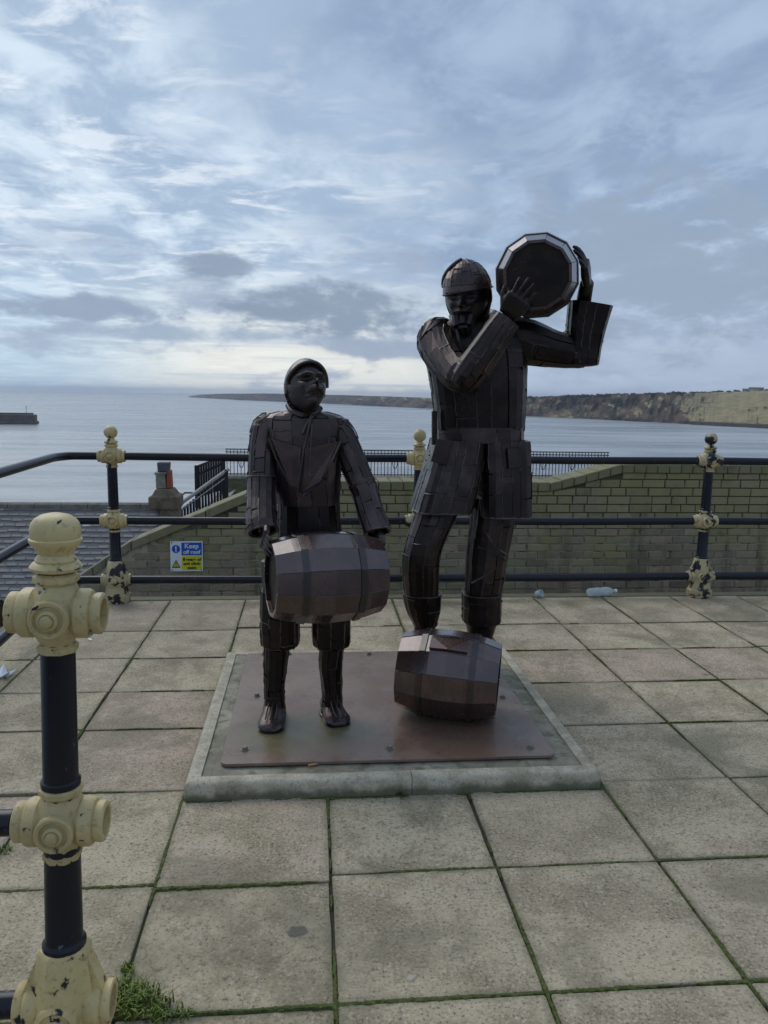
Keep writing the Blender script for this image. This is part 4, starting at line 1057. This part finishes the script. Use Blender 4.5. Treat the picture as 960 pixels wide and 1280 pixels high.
# legs
for hip, kn, an, hl, to in (((572, 590), (528, 690), (531, 790), (531, 832), (527, 858)), ((620, 590), (612, 690), (600, 795), (600, 834), (603, 862))):
    Yk = MY-.10 if hip[0] < 600 else MY-.03
    pa = at(*an, MY-.04); mb.tube([at(*hip, MY), at(*kn, Yk), pa], [.10, .075, .055], 12)
    mb.tube([pa, Vector((pa.x, pa.y, QZ+.06))], [.058, .062], 12)
    foot(mb, Vector((pa.x, pa.y+.09, QZ)), Vector((pa.x+(.0 if hip[0] > 600 else -.02), pa.y-.27, QZ)), .13, .065)
body(mb, man, .0065, 'steel_skin')
# coat body
lo = Loft([px(592, 398, MY-.02, 22, .10), px(592, 406, MY-.01, 44, .14), px(593, 416, MY, 57, .17), px(594, 440, MY, 61, .195), px(597, 475, MY, 58.5, .20), px(599, 510, MY, 55.5, .195), px(599, 538, MY, 54.5, .19)], level=True, exp=2.6, n=3)
b_ = base('coat', lo, 'steel_dark', man, nu=36); plates(lo, b_, 'steel_dark', 18, 3, 21, v0=.10)
lo = Loft([px(599, 533, MY, 53, .205), px(599, 542, MY, 52.5, .205), px(599, 552, MY, 53, .205)], level=True, exp=2.6, n=2)
b_ = base('belt', lo, 'steel_brown', man, th=.02, nu=36)
lo2 = Loft([px(599, 534, MY, 53, .209), px(599, 551, MY, 53, .209)], level=True, exp=2.6, n=2); plates(lo2, b_, 'steel_brown', 8, 1, 4)
# coat skirts
lo = Loft([px(571.5, 549, MY, 29, .205), px(567, 575, MY-.01, 31, .21), px(559, 605, MY-.03, 32.5, .215), px(550, 636, MY-.05, 33.5, .21)], level=True, exp=5., n=3)
b_ = base('coat_skirt', lo, 'steel_coat', man, nu=28); plates(lo, b_, 'steel_coat', 16, 3, 31)
p_ = lo
rod('hem', [lo.pt(k/28, 1., .003) for k in range(29)], .007, 'steel_weld', b_, 6)
lo = Loft([px(626, 549, MY-.012, 28, .208), px(627, 580, MY-.02, 28.5, .215), px(627, 610, MY-.03, 29, .215), px(627, 641, MY-.04, 29.5, .215)], level=True, exp=5.5, n=3)
b_ = base('coat_skirt', lo, 'steel_coat', man, nu=28); plates(lo, b_, 'steel_coat', 16, 3, 33)
rod('hem', [lo.pt(k/28, 1., .003) for k in range(29)], .007, 'steel_weld', b_, 6)
def flap(parent, cs, m, th=.012, name='pocket_flap'):
    a = [Vector(c) for c in cs]; n_ = (a[1]-a[0]).cross(a[3]-a[0]).normalized(); n_ = n_ if n_.y < 0 else -n_; m2 = MB()
    m2.add(a+[v+n_*th for v in a], [(0, 1, 2, 3), (7, 6, 5, 4)]+[(k, (k+1) % 4, 4+(k+1) % 4, 4+k) for k in range(4)]); return m2.build(name, m, parent, bevel=.002)
yf = MY-.215
flap(man, [at(547, 549, yf+.03), at(566, 551, yf-.012), at(558, 582, yf-.03), at(539, 577, yf+.02)], 'steel_coat')
flap(man, [at(633, 560, yf-.030), at(652, 559, yf-.012), at(653, 583, yf-.022), at(635, 586, yf-.040)], 'steel_coat')
rod('knife', [at(543, 514, MY-.10), at(543, 556, MY-.12)], .016, 'steel_dark', man, 8)
# trousers and turned cuffs
lo = Loft([px(553, 618, MY-.03, 27, .135), px(544, 645, MY-.06, 25.5, .13), px(533, 672, MY-.09, 23.5, .12), px(526.5, 697, MY-.10, 22.3, .115), px(526, 722, MY-.08, 21.6, .108), px(527, 750, MY-.05, 20.5, .10)], exp=2.4, n=3, level=True)
b_ = base('trouser_leg', lo, 'steel_dark', man, nu=24); plates(lo, b_, 'steel_coat', 10, 3, 41)
lo = Loft([px(527.5, 741, MY-.05, 23.5, .118), px(528.5, 757, MY-.045, 22, .112), px(530, 770, MY-.04, 18, .095), px(531.5, 781, MY-.04, 13, .072)], exp=2.4, n=3, level=True)
b_ = base('cuff', lo, 'steel_dark', man, nu=24); plates(lo, b_, 'steel_dark', 8, 1, 43); rod('cuff_rim', [lo.pt(k/24, 0, .004) for k in range(25)], .006, 'steel_coat', b_, 6)
lo = Loft([px(619, 622, MY-.01, 26.5, .135), px(615.5, 650, MY-.02, 26, .13), px(610.5, 684, MY-.03, 25.5, .122), px(606.5, 719, MY-.04, 23.5, .112), px(603, 752, MY-.04, 21, .10)], exp=2.4, n=3, level=True)
b_ = base('trouser_leg', lo, 'steel_dark', man, nu=24); plates(lo, b_, 'steel_coat', 10, 3, 45)
for P in (((606, 665), (619, 684), (633, 694)), ((589, 729), (603, 722), (620, 710)), ((598, 684), (615, 688), (632, 700))):
    rod('fold_seam', [at(x_, y_, MY-.153) for x_, y_ in P], .007, 'steel_weld', b_, 6)
lo = Loft([px(602, 741, MY-.04, 24, .118), px(602, 760, MY-.04, 24, .116), px(601.5, 776, MY-.04, 23.5, .114), px(601, 779, MY-.04, 20, .10), px(600, 800, MY-.04, 14.5, .078)], exp=2.6, n=3, level=True)
b_ = base('cuff', lo, 'steel_dark', man, nu=24); plates(lo, b_, 'steel_dark', 8, 1, 47, v1=.5); rod('cuff_rim', [lo.pt(k/24, 0, .004) for k in range(25)], .006, 'steel_coat', b_, 6)
for sx_, a in ((531, (531, 784)), (600, (600, 796))):
    pa = at(*a, MY-.04); lo = Loft([(pa.x, pa.y, pa.z+.03, .064, .070), (pa.x, pa.y, QZ+.12, .060, .070), (pa.x, pa.y-.005, QZ+.03, .068, .085)], level=True, n=3)
    base('boot_shaft', lo, 'steel_dark', man, nu=20)
# sleeves
lo = Loft([(*at(566, 416, MY), .03, .04), (*at(557, 416, MY), .075, .10), (*at(545, 424, MY-.06), .105, .115), (*at(555, 445, MY-.20), .098, .10), (*at(570, 463, 4.12), .088, .09), (*at(583, 474, 4.02), .078, .08), (*at(587, 477, 4.0), .02, .02)], ref=Vector((0, -1, 0)), exp=2.3, n=3)
b_ = base('sleeve', lo, 'steel_dark', man, nu=22); plates(lo, b_, 'steel_coat', 9, 2, 51)
lo = Loft([(*at(573, 485, 4.03), .012, .012), (*at(576, 481, 4.025), .058, .06), (*at(587, 467, 4.0), .079, .08), (*at(606, 440, 3.98), .076, .076), (*at(624, 413, 3.97), .068, .068), (*at(634, 399, 3.965), .062, .062)], ref=Vector((0, -1, 0)), exp=2.5, n=3)
b_ = base('sleeve', lo, 'steel_dark', man, nu=22); plates(lo, b_, 'steel_coat', 9, 2, 53)
lo = Loft([(*at(628, 424, MY), .118, .13), (*at(655, 427, MY), .122, .13), (*at(685, 435, MY-.02), .100, .11), (*at(712, 440, MY-.04), .084, .095), (*at(732, 443, MY-.05), .066, .08)], ref=Vector((0, -1, 0)), exp=2.8, n=3)
b_ = base('sleeve', lo, 'steel_dark', man, nu=24); plates(lo, b_, 'steel_dark', 10, 2, 55)
lo = Loft([(*at(726.5, 457.2, MY-.06), .006, .006), (*at(726.5, 456.5, MY-.06), .080, .085), (*at(728, 440, MY-.06), .085, .09), (*at(732, 410, MY-.065), .096, .097), (*at(738, 379, MY-.075), .110, .105)], ref=Vector((0, -1, 0)), exp=3.4, n=3)
b_ = base('sleeve', lo, 'steel_dark', man, nu=26); plates(lo, b_, 'steel_dark', 10, 2, 57, v0=.27)
# collar, scarf and cap
rod('collar', [at(571, 404, MY-.20), at(566, 396, MY-.06), at(575, 390, MY+.08), at(600, 388, MY+.10), at(617, 392, MY-.0), at(612, 402, MY-.16)], .024, 'steel_dark', man, 8)
rod('lapel', [at(570, 405, MY-.19), at(574, 430, MY-.22), at(582, 462, MY-.225)], .013, 'steel_weld', man, 8)
rod('lapel', [at(613, 400, MY-.17), at(603, 425, MY-.22), at(590, 462, MY-.225)], .013, 'steel_weld', man, 8)
cap = shell('cap', hc+Vector((0, 0, .012)), HH, HM, lambda d: d.z > .09+.05*d.x, (1.11, 1.08, 1.07), 'steel_brown', man, shift=Vector((-.03, .02, 0)))
import types
class Dome:
    def __init__(s, c, h, M, sc, t0, t1, shift): s.a = (c, h, M, sc, t0, t1, shift); s.fr = [(0, 0, 0, h*.4, h*.45)]*3
    def pt(s, u, v, off=0.):
        c, h, M, sc, t0, t1, shift = s.a; t = t0+(t1-t0)*v; a = 2*math.pi*u
        X, Y, Z = math.sin(t)*math.cos(a), math.sin(t)*math.sin(a), math.cos(t)
        return c+(M @ (Vector((X*.365*sc[0], Y*.47*sc[1], Z*.5*sc[2]))+shift*max(0, Z)))*h*(1+off/h*2)
    def length(s): return s.a[1]*.7
dm = Dome(hc+Vector((0, 0, .012)), HH, HM, (1.11, 1.08, 1.07), .12, 1.30, Vector((-.03, .02, 0)))
plates(dm, cap, 'steel_brown', 12, 2, 61, t=(.002, .005))
rod('cap_band', [hc+Vector((0, 0, .012))+(HM @ Vector((.405*math.cos(R(9*k)), .508*math.sin(R(9*k)), .045+.024*math.cos(R(9*k)))))*HH for k in range(41)], .0045, 'steel_dark', cap, 8)
rod('cap_seam', [dm.pt(.50+.02*k, 1.0-.095*k, .006) for k in range(0, 11)], .010, 'steel_weld', cap, 6)
shell('hair', hc, HH, HM, lambda d: d.y > -.02 and d.z > -.8, (1.07, 1.08, 1.02), 'steel_dark', man)
for x_, z_ in ((-.12, -.42), (-.04, -.48), (.05, -.48), (.13, -.42), (0, -.40)):
    rod('beard', [hc+(HM @ Vector((x_, -.40, z_+.12)))*HH, hc+(HM @ Vector((x_*.8, -.47, z_)))*HH, hc+(HM @ Vector((x_*.6, -.44, z_-.10)))*HH], [.026, .030, .010], 'steel_skin', man, 8)

# ---- smaller statue: boy holding a barrel
BY = 3.72
boy = bpy.data.objects.new('statue', None); C.objects.link(boy); tag(boy, 'smaller dark steel statue in close cap and jacket gripping a barrel by its ends', 'statue')
mb = MB()
hb = at(382, 485, BY-.06); HB = euler(R(20), R(-20), R(4)); BH = .250
head(mb, hb, BH, HB, beard=.45, amp=1.65)
mb.tube([at(379, 503, BY-.02), at(380, 530, BY)], [.065, .08], 14)
mb.tube([at(380, 528, BY), at(383, 580, BY), at(386, 690, BY)], [.09, .11, .10], 14)
sh, elb, wr = at(333, 527, BY), at(328, 598, BY-.08), at(331, 664, 3.42)
mb.tube([at(360, 530, BY), sh, elb], [.06, .055, .042], 12); mb.tube([elb, wr], [.042, .029], 12)
eL = cB-Vector((math.cos(R(24)), math.sin(R(24)), 0))*.265
hand(mb, wr+Vector((0, 0, .01)), at(331, 700, 3.24)-wr, Vector((.9, .35, -.1)), .86, .30, -1)
s2, e2, w2 = at(424, 532, BY), at(452, 604, BY-.05), at(471, 664, 3.55)
mb.tube([at(400, 532, BY), s2, e2], [.06, .055, .042], 12); mb.tube([e2, w2], [.042, .029], 12)
hand(mb, w2, at(478, 694, 3.50)-w2, Vector((-.9, -.35, -.2)), .86, .30, 1)
feet = (((344, 700), (346, 805), (343, 880), (344, 884), (337, 915)), ((416, 700), (415, 805), (415, 876), (411, 880), (425, 907)))
for hip, kn, an, hl, to in feet:
    pa = at(*an, BY-.03); mb.tube([at(*hip, BY), at(*kn, BY-.02), at((kn[0]+an[0])/2, 838, BY-.005), pa], [.07, .053, .053, .040], 12)
    pa2 = Vector((pa.x, pa.y, QZ+.05)); mb.tube([pa, pa2], [.040, .042], 12)
    tz = gz(*to, QZ+.01); dr = Vector((tz.x-pa.x, tz.y-pa.y, 0))
    foot(mb, Vector((pa.x, pa.y, QZ))-dr.normalized()*.055, Vector((tz.x, tz.y, QZ)), .092, .055)
body(mb, boy, .0050)
for (hip, kn, an, hl, to) in feet:                    # shoes over the feet
    pa = at(*an, BY-.03); tz = gz(*to, QZ+.005); dr = Vector((tz.x-pa.x, tz.y-pa.y, 0)).normalized(); m2 = MB()
    foot(m2, Vector((pa.x, pa.y, QZ))-dr*.065, Vector((tz.x, tz.y, QZ))+dr*.006, .102, .062); s_ = m2.build('shoe', 'steel_brown', boy, smooth=True, ang=35)
    m2 = MB(); foot(m2, Vector((pa.x, pa.y, QZ))-dr*.075, Vector((tz.x, tz.y, QZ))+dr*.010, .018, .063); m2.build('sole', 'steel_dark', s_).location.z = .0008
    for o2 in (-.018, 0, .018):
        sd_ = Vector((-dr.y, dr.x, 0)); rod('seam', [Vector((pa.x, pa.y, QZ+.100))+dr*.035+sd_*o2, Vector((pa.x, pa.y, QZ+.072))+dr*.10+sd_*o2*1.3, Vector((pa.x, pa.y, QZ+.056))+dr*.16+sd_*o2*1.3], .004, 'steel_weld', s_, 6)
# jacket
lo = Loft([px(379, 513, BY-.01, 18, .075), px(379, 517, BY, 38, .095), px(380, 525, BY, 49, .115), px(380, 545, BY, 47, .13), px(382, 580, BY, 42, .13), px(384, 612, BY, 38.5, .122), px(385, 629, BY, 37.5, .118)], level=True, exp=2.6, n=3)
b_ = base('jacket', lo, 'steel_dark', boy, nu=34); plates(lo, b_, 'steel_brown', 18, 3, 71, v0=.08)
yj = BY-.15
V0 = [(336, 548), (345, 572), (362, 604), (378, 619)]; V1 = [(426, 551), (416, 573), (400, 602), (379, 619)]
for V in (V0, V1): rod('lapel_edge', [at(x_, y_, yj+.008+.02*abs(x_-380)/45) for x_, y_ in V], .0065, 'steel_weld', b_, 6)
rod('front_seam', [at(388, 524, yj-.0), at(380, 560, yj-.006), at(374, 600, yj-.004), at(372, 614, yj)], .006, 'steel_weld', b_, 6)
rod('front_seam', [at(390, 530, yj), at(388, 560, yj-.008), at(386, 600, yj-.004)], .004, 'steel_weld', b_, 6)
flap(b_, [at(340, 549, yj+.030), at(377, 560, yj-.004), at(374, 612, yj+.0), at(362, 604, yj+.010)], 'steel_brown', .008, 'lapel')
flap(b_, [at(381, 560, yj-.004), at(423, 552, yj+.030), at(400, 602, yj+.010), at(378, 616, yj+.0)], 'steel_brown', .008, 'lapel')
# trousers top, breeches, stockings
lo = Loft([px(386, 626, BY, 35.5, .110), px(387, 660, BY, 37, .115), px(387, 700, BY, 40, .12), px(384, 745, BY-.005, 46, .12)], level=True, exp=2.6, n=3)
b_ = base('trousers', lo, 'steel_dark', boy, nu=28); plates(lo, b_, 'steel_dark', 10, 2, 73)
for cx, dx, seed in ((350, 0, 75), (414.5, 0, 77)):
    lo = Loft([px(cx+2, 735, BY-.005, 24, .115), px(cx, 770, BY-.01, 23, .105), px(cx, 800, BY-.01, 22.8, .098), px(cx, 806, BY-.01, 20, .088), px(cx, 810, BY-.01, 14.5, .062)], level=True, exp=2.5, n=3)
    b_ = base('breeches_leg', lo, 'steel_dark', boy, nu=22); plates(lo, b_, 'steel_dark', 8, 2, seed, v1=.72)
    ax = 343 if cx < 400 else 415
    lo = Loft([px(cx-4 if cx < 400 else cx+1, 806, BY-.01, 14, .062), px((cx+ax)/2-2, 830, BY-.005, 13.2, .062), px(ax, 860, BY-.02, 11, .05), px(ax, 880, BY-.03, 11.5, .050), px(ax, 890, BY-.035, 12.5, .055)], level=True, exp=2.3, n=3)
    b_ = base('stocking', lo, 'steel_dark', boy, nu=18); plates(lo, b_, 'steel_dark', 7, 2, seed+1)
# sleeves
lo = Loft([(*at(352, 531, BY), .02, .03), (*at(343, 530, BY), .046, .062), (*at(333, 534, BY-.005), .060, .074), (*at(329, 560, BY-.03), .061, .068), (*at(327.5, 590, BY-.07), .060, .064), (*at(327, 600, BY-.085), .061, .064)], exp=2.5, n=3)
b_ = base('sleeve', lo, 'steel_dark', boy, nu=20); plates(lo, b_, 'steel_brown', 9, 2, 81, v0=.30)
lo = Loft([(*at(327, 596, BY-.08), .061, .064), (*at(327, 605, BY-.095), .060, .062), (*at(327, 635, BY-.19), .060, .062), (*at(328, 656, BY-.27), .061, .062), (*at(329, 664, BY-.29), .062, .062)], exp=2.5, n=3)
b_ = base('sleeve', lo, 'steel_dark', boy, nu=20); plates(lo, b_, 'steel_brown', 9, 2, 83); rod('cuff_rim', [lo.pt(k/20, 1., .003) for k in range(21)], .0055, 'steel_weld', b_, 6)
rod('elbow_seam', [lo.pt(k/20, .02, .004) for k in range(21)], .007, 'steel_weld', b_, 6)
lo = Loft([(*at(406, 536, BY), .02, .03), (*at(415, 535, BY), .046, .062), (*at(425, 540, BY-.005), .058, .072), (*at(437, 567, BY-.02), .059, .066), (*at(449, 596, BY-.045), .056, .060), (*at(453, 606, BY-.055), .056, .060)], exp=2.5, n=3)
b_ = base('sleeve', lo, 'steel_dark', boy, nu=20); plates(lo, b_, 'steel_brown', 9, 2, 85, v0=.30)
lo = Loft([(*at(451, 602, BY-.05), .056, .060), (*at(455, 612, BY-.06), .055, .058), (*at(463, 640, BY-.11), .054, .056), (*at(470, 658, BY-.16), .056, .057), (*at(472, 665, BY-.175), .057, .058)], exp=2.5, n=3)
b_ = base('sleeve', lo, 'steel_dark', boy, nu=20); plates(lo, b_, 'steel_brown', 9, 2, 87); rod('cuff_rim', [lo.pt(k/20, 1., .003) for k in range(21)], .0055, 'steel_weld', b_, 6)
rod('elbow_seam', [lo.pt(k/20, .02, .004) for k in range(21)], .007, 'steel_weld', b_, 6)
# hood and neckerchief
def in_face(d):
    if d.y > .22-.25*min(0., d.z): return False
    return d.x**2+(d.z/.64)**2 < 1 if d.z > 0 else True
hood = shell('cap', hb+Vector((0, .0, .004)), BH, HB, lambda d: not in_face(d) and d.z > -.9, (1.07, 1.09, 1.06), 'steel_brown', boy, th=.012, n=56, mm=44)
def rim(a):
    x_, z_ = .985*math.sin(R(a)), .64*math.cos(R(a))
    y_ = -math.sqrt(max(0., 1-x_*x_-z_*z_)); return hb+Vector((0, 0, .004))+(HB @ Vector((x_*.365*1.08, y_*.47*1.10, z_*.5*1.07)))*BH
for sx in (-1, 1):
    hv = lambda x_, y_, z_: hb+(HB @ Vector((x_, y_, z_)))*BH
    rod('moustache', [hv(sx*.01, -.60, -.185), hv(sx*.09, -.57, -.21), hv(sx*.16, -.47, -.27)], [.011, .013, .004], 'steel_weld', boy, 8)
    rod('eyebrow', [hv(sx*.05, -.535, .09), hv(sx*.14, -.505, .105), hv(sx*.24, -.42, .075)], [.005, .006, .003], 'steel_weld', boy, 8)
rod('cap_rim', [rim(-92+8*k) for k in range(24)], .0085, 'steel_weld', hood, 8)
rod('neckerchief', [at(360, 507, BY-.03), at(364, 514, BY-.08), at(378, 519, BY-.12), at(392, 518, BY-.11), at(400, 511, BY-.05), at(392, 506, BY+.06), at(370, 505, BY+.06), at(360, 507, BY-.03)], .014, 'steel_brown', boy, 8)
rod('collar', [at(390, 520, BY-.13), at(383, 531, BY-.145), at(378, 542, BY-.15)], .009, 'steel_weld', boy, 6)

for o, c in ((man, Vector((at(566, 840, MY).x, MY-.12, QZ))), (boy, Vector((at(380, 900, BY).x, BY-.08, QZ)))):
    o.location = c
    for k in o.children: k.location = -c

# ------------------------------------------------------------------ litter, moss, weeds
def place(mb, name, m, p, rot, label, cat):
    o = mb.build(name, m, None, smooth=True); o.location = p; o.rotation_euler = rot; return tag(o, label, cat)
p = gz(751, 746, 0); e = empty('plastic_bottle', p, 'crumpled clear plastic bottle lying at the terrace edge', 'bottle'); e.rotation_euler = (0, 0, R(10))
mb = MB(); mb.lathe([(.0, -.125), (.036, -.122), (.042, -.11), (.040, -.06), (.046, -.03), (.039, .0), (.046, .03), (.045, .06), (.036, .09), (.018, .115), (.014, .135)], 14, Matrix.Translation((0, 0, .045)) @ Matrix.Rotation(R(90), 4, 'Y') @ Matrix.Scale(.85, 4, (1, 0, 0))); mb.build('bottle', 'clear_plastic', e, smooth=True)
mb = MB(); mb.lathe([(.015, .13), (.016, .131), (.016, .148), (.012, .15)], 12, Matrix.Translation((0, 0, .045)) @ Matrix.Rotation(R(90), 4, 'Y')); mb.build('cap', 'litter_white', e, smooth=True)
p = gz(671, 747, 0); e = empty('plastic_cup', p, 'small crushed clear plastic cup at the terrace edge', 'litter'); e.rotation_euler = (0, R(70), R(-40))
mb = MB(); mb.lathe([(.020, 0), (.024, .004), (.032, .055), (.034, .058), (.031, .056), (.022, .006)], 12, Matrix.Translation((-.03, 0, 0))); mb.build('cup', 'clear_plastic', e, smooth=True)
p = gz(2, 846, .0); mb = MB()
for k in range(5):
    a = k*1.26+.5; L = .05+.06*random.random(); d = Vector((math.cos(a), math.sin(a), .1+.5*random.random())); s_ = Vector((-d.y, d.x, 0))*.03
    mb.add([(0, 0, .012), s_+d*.3*L, d*L+Vector((0, 0, .02)), d*.3*L-s_, (0, 0, .008), s_+d*.3*L-Vector((0, 0, .004)), d*L+Vector((0, 0, .016)), d*.3*L-s_-Vector((0, 0, .004))], [(0, 1, 2, 3), (7, 6, 5, 4), (0, 4, 5, 1), (1, 5, 6, 2), (2, 6, 7, 3), (3, 7, 4, 0)])
place(mb, 'paper_scrap', 'litter_white', p, (0, 0, 0), 'torn white paper scrap on the paving behind the near post', 'litter')
p = gz(391, 957, .078); mb = MB(); mb.tube([(-.02, 0, .004), (.02, .004, .004)], .004, 8); place(mb, 'cigarette_end', 'orange_paper', p, (0, 0, R(12)), 'orange cigarette end on the plinth in front of the steel plate', 'litter')
for X, Y_, lab in ((709, 927, 'white litter fleck by the right edge of the plinth'), (113, 800, 'white paper fleck on the paving beside the near post'), (717, 935, 'yellowish litter fleck by the right edge of the plinth')):
    p = gz(X, Y_, .0); mb = MB(); mb.add([(-.022, -.006, .004), (.02, -.012, .004), (.026, .008, .010), (-.014, .012, .006), (-.022, -.006, .002), (.02, -.012, .002), (.026, .008, .002), (-.014, .012, .002)], [(0, 1, 2, 3), (7, 6, 5, 4), (0, 4, 5, 1), (1, 5, 6, 2), (2, 6, 7, 3), (3, 7, 4, 0)])
    place(mb, 'litter_scrap', 'litter_white' if 'white' in lab else 'orange_paper', p, (0, 0, random.random()*3), lab, 'litter')
# moss in the joints
rm = random.Random(5); mo = MB()
def mossline(a, b, dens, wmax):
    a, b = Vector((*a, 0)), Vector((*b, 0)); d = b-a; L = d.length; d.normalize(); s_ = Vector((-d.y, d.x, 0)); t = 0
    while t < L:
        c = a+d*t; f = mnoise.noise(Vector((c.x*2.6, c.y*2.6, 4.2)))+.55*mnoise.noise(Vector((c.x*9, c.y*9, 1)))
        if f > dens:
            w_ = wmax*min(1.35, .45+(f-dens)*1.4)*rm.uniform(.6, 1.2); h = .004+.008*rm.random()*min(1, f-dens+.35); L2 = rm.uniform(.010, .024)
            c = c+s_*rm.uniform(-.25, .25)*wmax; K = 6; vs = [c+Vector((0, 0, h-.004))]; ph = rm.random()*6
            for k in range(K): an = 2*math.pi*k/K+ph; q_ = rm.uniform(.7, 1.2); vs.append(c+d*(L2*math.cos(an)*q_)+s_*(w_*math.sin(an)*q_)+Vector((0, 0, -.009)))
            for k in range(K): an = 2*math.pi*k/K+ph; q_ = rm.uniform(.5, .8); vs.append(c+d*(L2*math.cos(an)*q_)+s_*(w_*math.sin(an)*q_)+Vector((0, 0, h*.35)))
            fs = [(0, 1+K+k, 1+K+(k+1) % K) for k in range(K)]+[(1+k, 1+(k+1) % K, 1+K+(k+1) % K, 1+K+k) for k in range(K)]; mo.add(vs, fs)
        t += .0085
for ci, X in enumerate(cols):
    if ci and X < 4.5: mossline((X, 1.2), (X, 6.25), -.18 if X in cols[4:7] else -.05, .0085 if X < 1.6 else .007)
for ci in range(len(cols)-1):
    for r in range(1, 9):
        if cols[ci] < 4.4: mossline((cols[ci], rowY(ci, r)), (cols[ci+1], rowY(ci, r)), {6: -.45, 7: -.32}.get(r, .12), .0085 if r > 4 else .0055)
mossline((PX0, PY0-.006), (PX1, PY0-.006), -.05, .012); mossline((PX1+.006, PY0), (PX1+.006, PY1), -.2, .014)
tag(mo.build('joint_moss', 'moss'), kind='stuff')
def blades(mb, c, n, rad, h, w_, r_):
    for k in range(n):
        a = r_.random()*6.28; rr = rad*r_.random()**.6; p = c+Vector((rr*math.cos(a), rr*math.sin(a), 0)); b = r_.random()*6.28; L = h*r_.uniform(.45, 1.1)
        lean = Vector((math.cos(b), math.sin(b), 0))*L*r_.uniform(.3, 1.1); s_ = Vector((-math.sin(b), math.cos(b), 0))*w_
        m1 = p+lean*.35+Vector((0, 0, L*.6)); t = p+lean+Vector((0, 0, L*r_.uniform(.55, .95)))
        mb.add([p-s_, p+s_, m1+s_*.8, m1-s_*.8, t], [(0, 1, 2, 3), (3, 2, 4)])
rg_ = random.Random(9); mb = MB()
for X, Y_, n_, rd, h in ((172, 1256, 210, .065, .055), (150, 1240, 90, .04, .045), (205, 1266, 90, .045, .04), (232, 1268, 40, .03, .022), (160, 1215, 45, .02, .03)): blades(mb, gz(X, Y_, -.004), n_, rd, h, .0026, rg_)
tag(mb.build('grass_tuft', 'grass'), 'bright green grass tuft at the foot of the near railing post', 'grass')
mb = MB(); blades(mb, gz(5, 1065, -.004), 45, .03, .03, .002, rg_); tag(mb.build('grass_tuft', 'grass'), 'small grass tuft in the joint behind the near post rail', 'grass')
def weed(X, Y_, s_, lab, z=0.):
    mb = MB(); c = gz(X, Y_, z)
    for k in range(26):
        a = rg_.random()*6.28; el_ = rg_.uniform(.1, 1.2); L = s_*rg_.uniform(.4, 1.); d = Vector((math.cos(a)*math.cos(el_), math.sin(a)*math.cos(el_), math.sin(el_))); q_ = c+d*L*.5+Vector((rg_.uniform(-1, 1), rg_.uniform(-.3, .3), 0))*s_*.5; n_ = d.orthogonal().normalized()*L*.28
        mb.add([q_, q_+d*L*.3+n_, q_+d*L*.7, q_+d*L*.3-n_], [(0, 1, 2, 3)]); mb.tube([c, q_], .001, 4)
    tag(mb.build('weed', 'weed'), lab, 'weed')
weed(505, 992, .045, 'small green weed growing at the front of the plinth'); weed(735, 966, .03, 'green weed at the front right corner of the plinth'); weed(699, 905, .018, 'tiny weed in the joint along the plinth side')

# ------------------------------------------------------------------ road behind the viewer
mat('asphalt', flat((.05, .05, .052), .9, .5, 30.))
m_ = MB(); m_.box((-16, -14.0, -.9), (18, -1.21, -.12)); tag(m_.build('road', 'asphalt'), kind='structure')

# ------------------------------------------------------------------ sea air
hm = bpy.data.materials.new('haze'); hm.use_nodes = True; t = NT(hm.node_tree); t.n.clear()
pv = t.node('ShaderNodeVolumePrincipled'); pv.inputs['Color'].default_value = (.80, .88, 1., 1); pv.inputs['Density'].default_value = .00014; pv.inputs['Anisotropy'].default_value = .2
t.l.new(pv.outputs[0], t.node('ShaderNodeOutputMaterial').inputs['Volume']); MAT['haze'] = hm
m_ = MB(); m_.box((-13600, -13600, SEA-2.2), (13600, 13600, 48)); tag(m_.build('haze', 'haze'), kind='stuff')
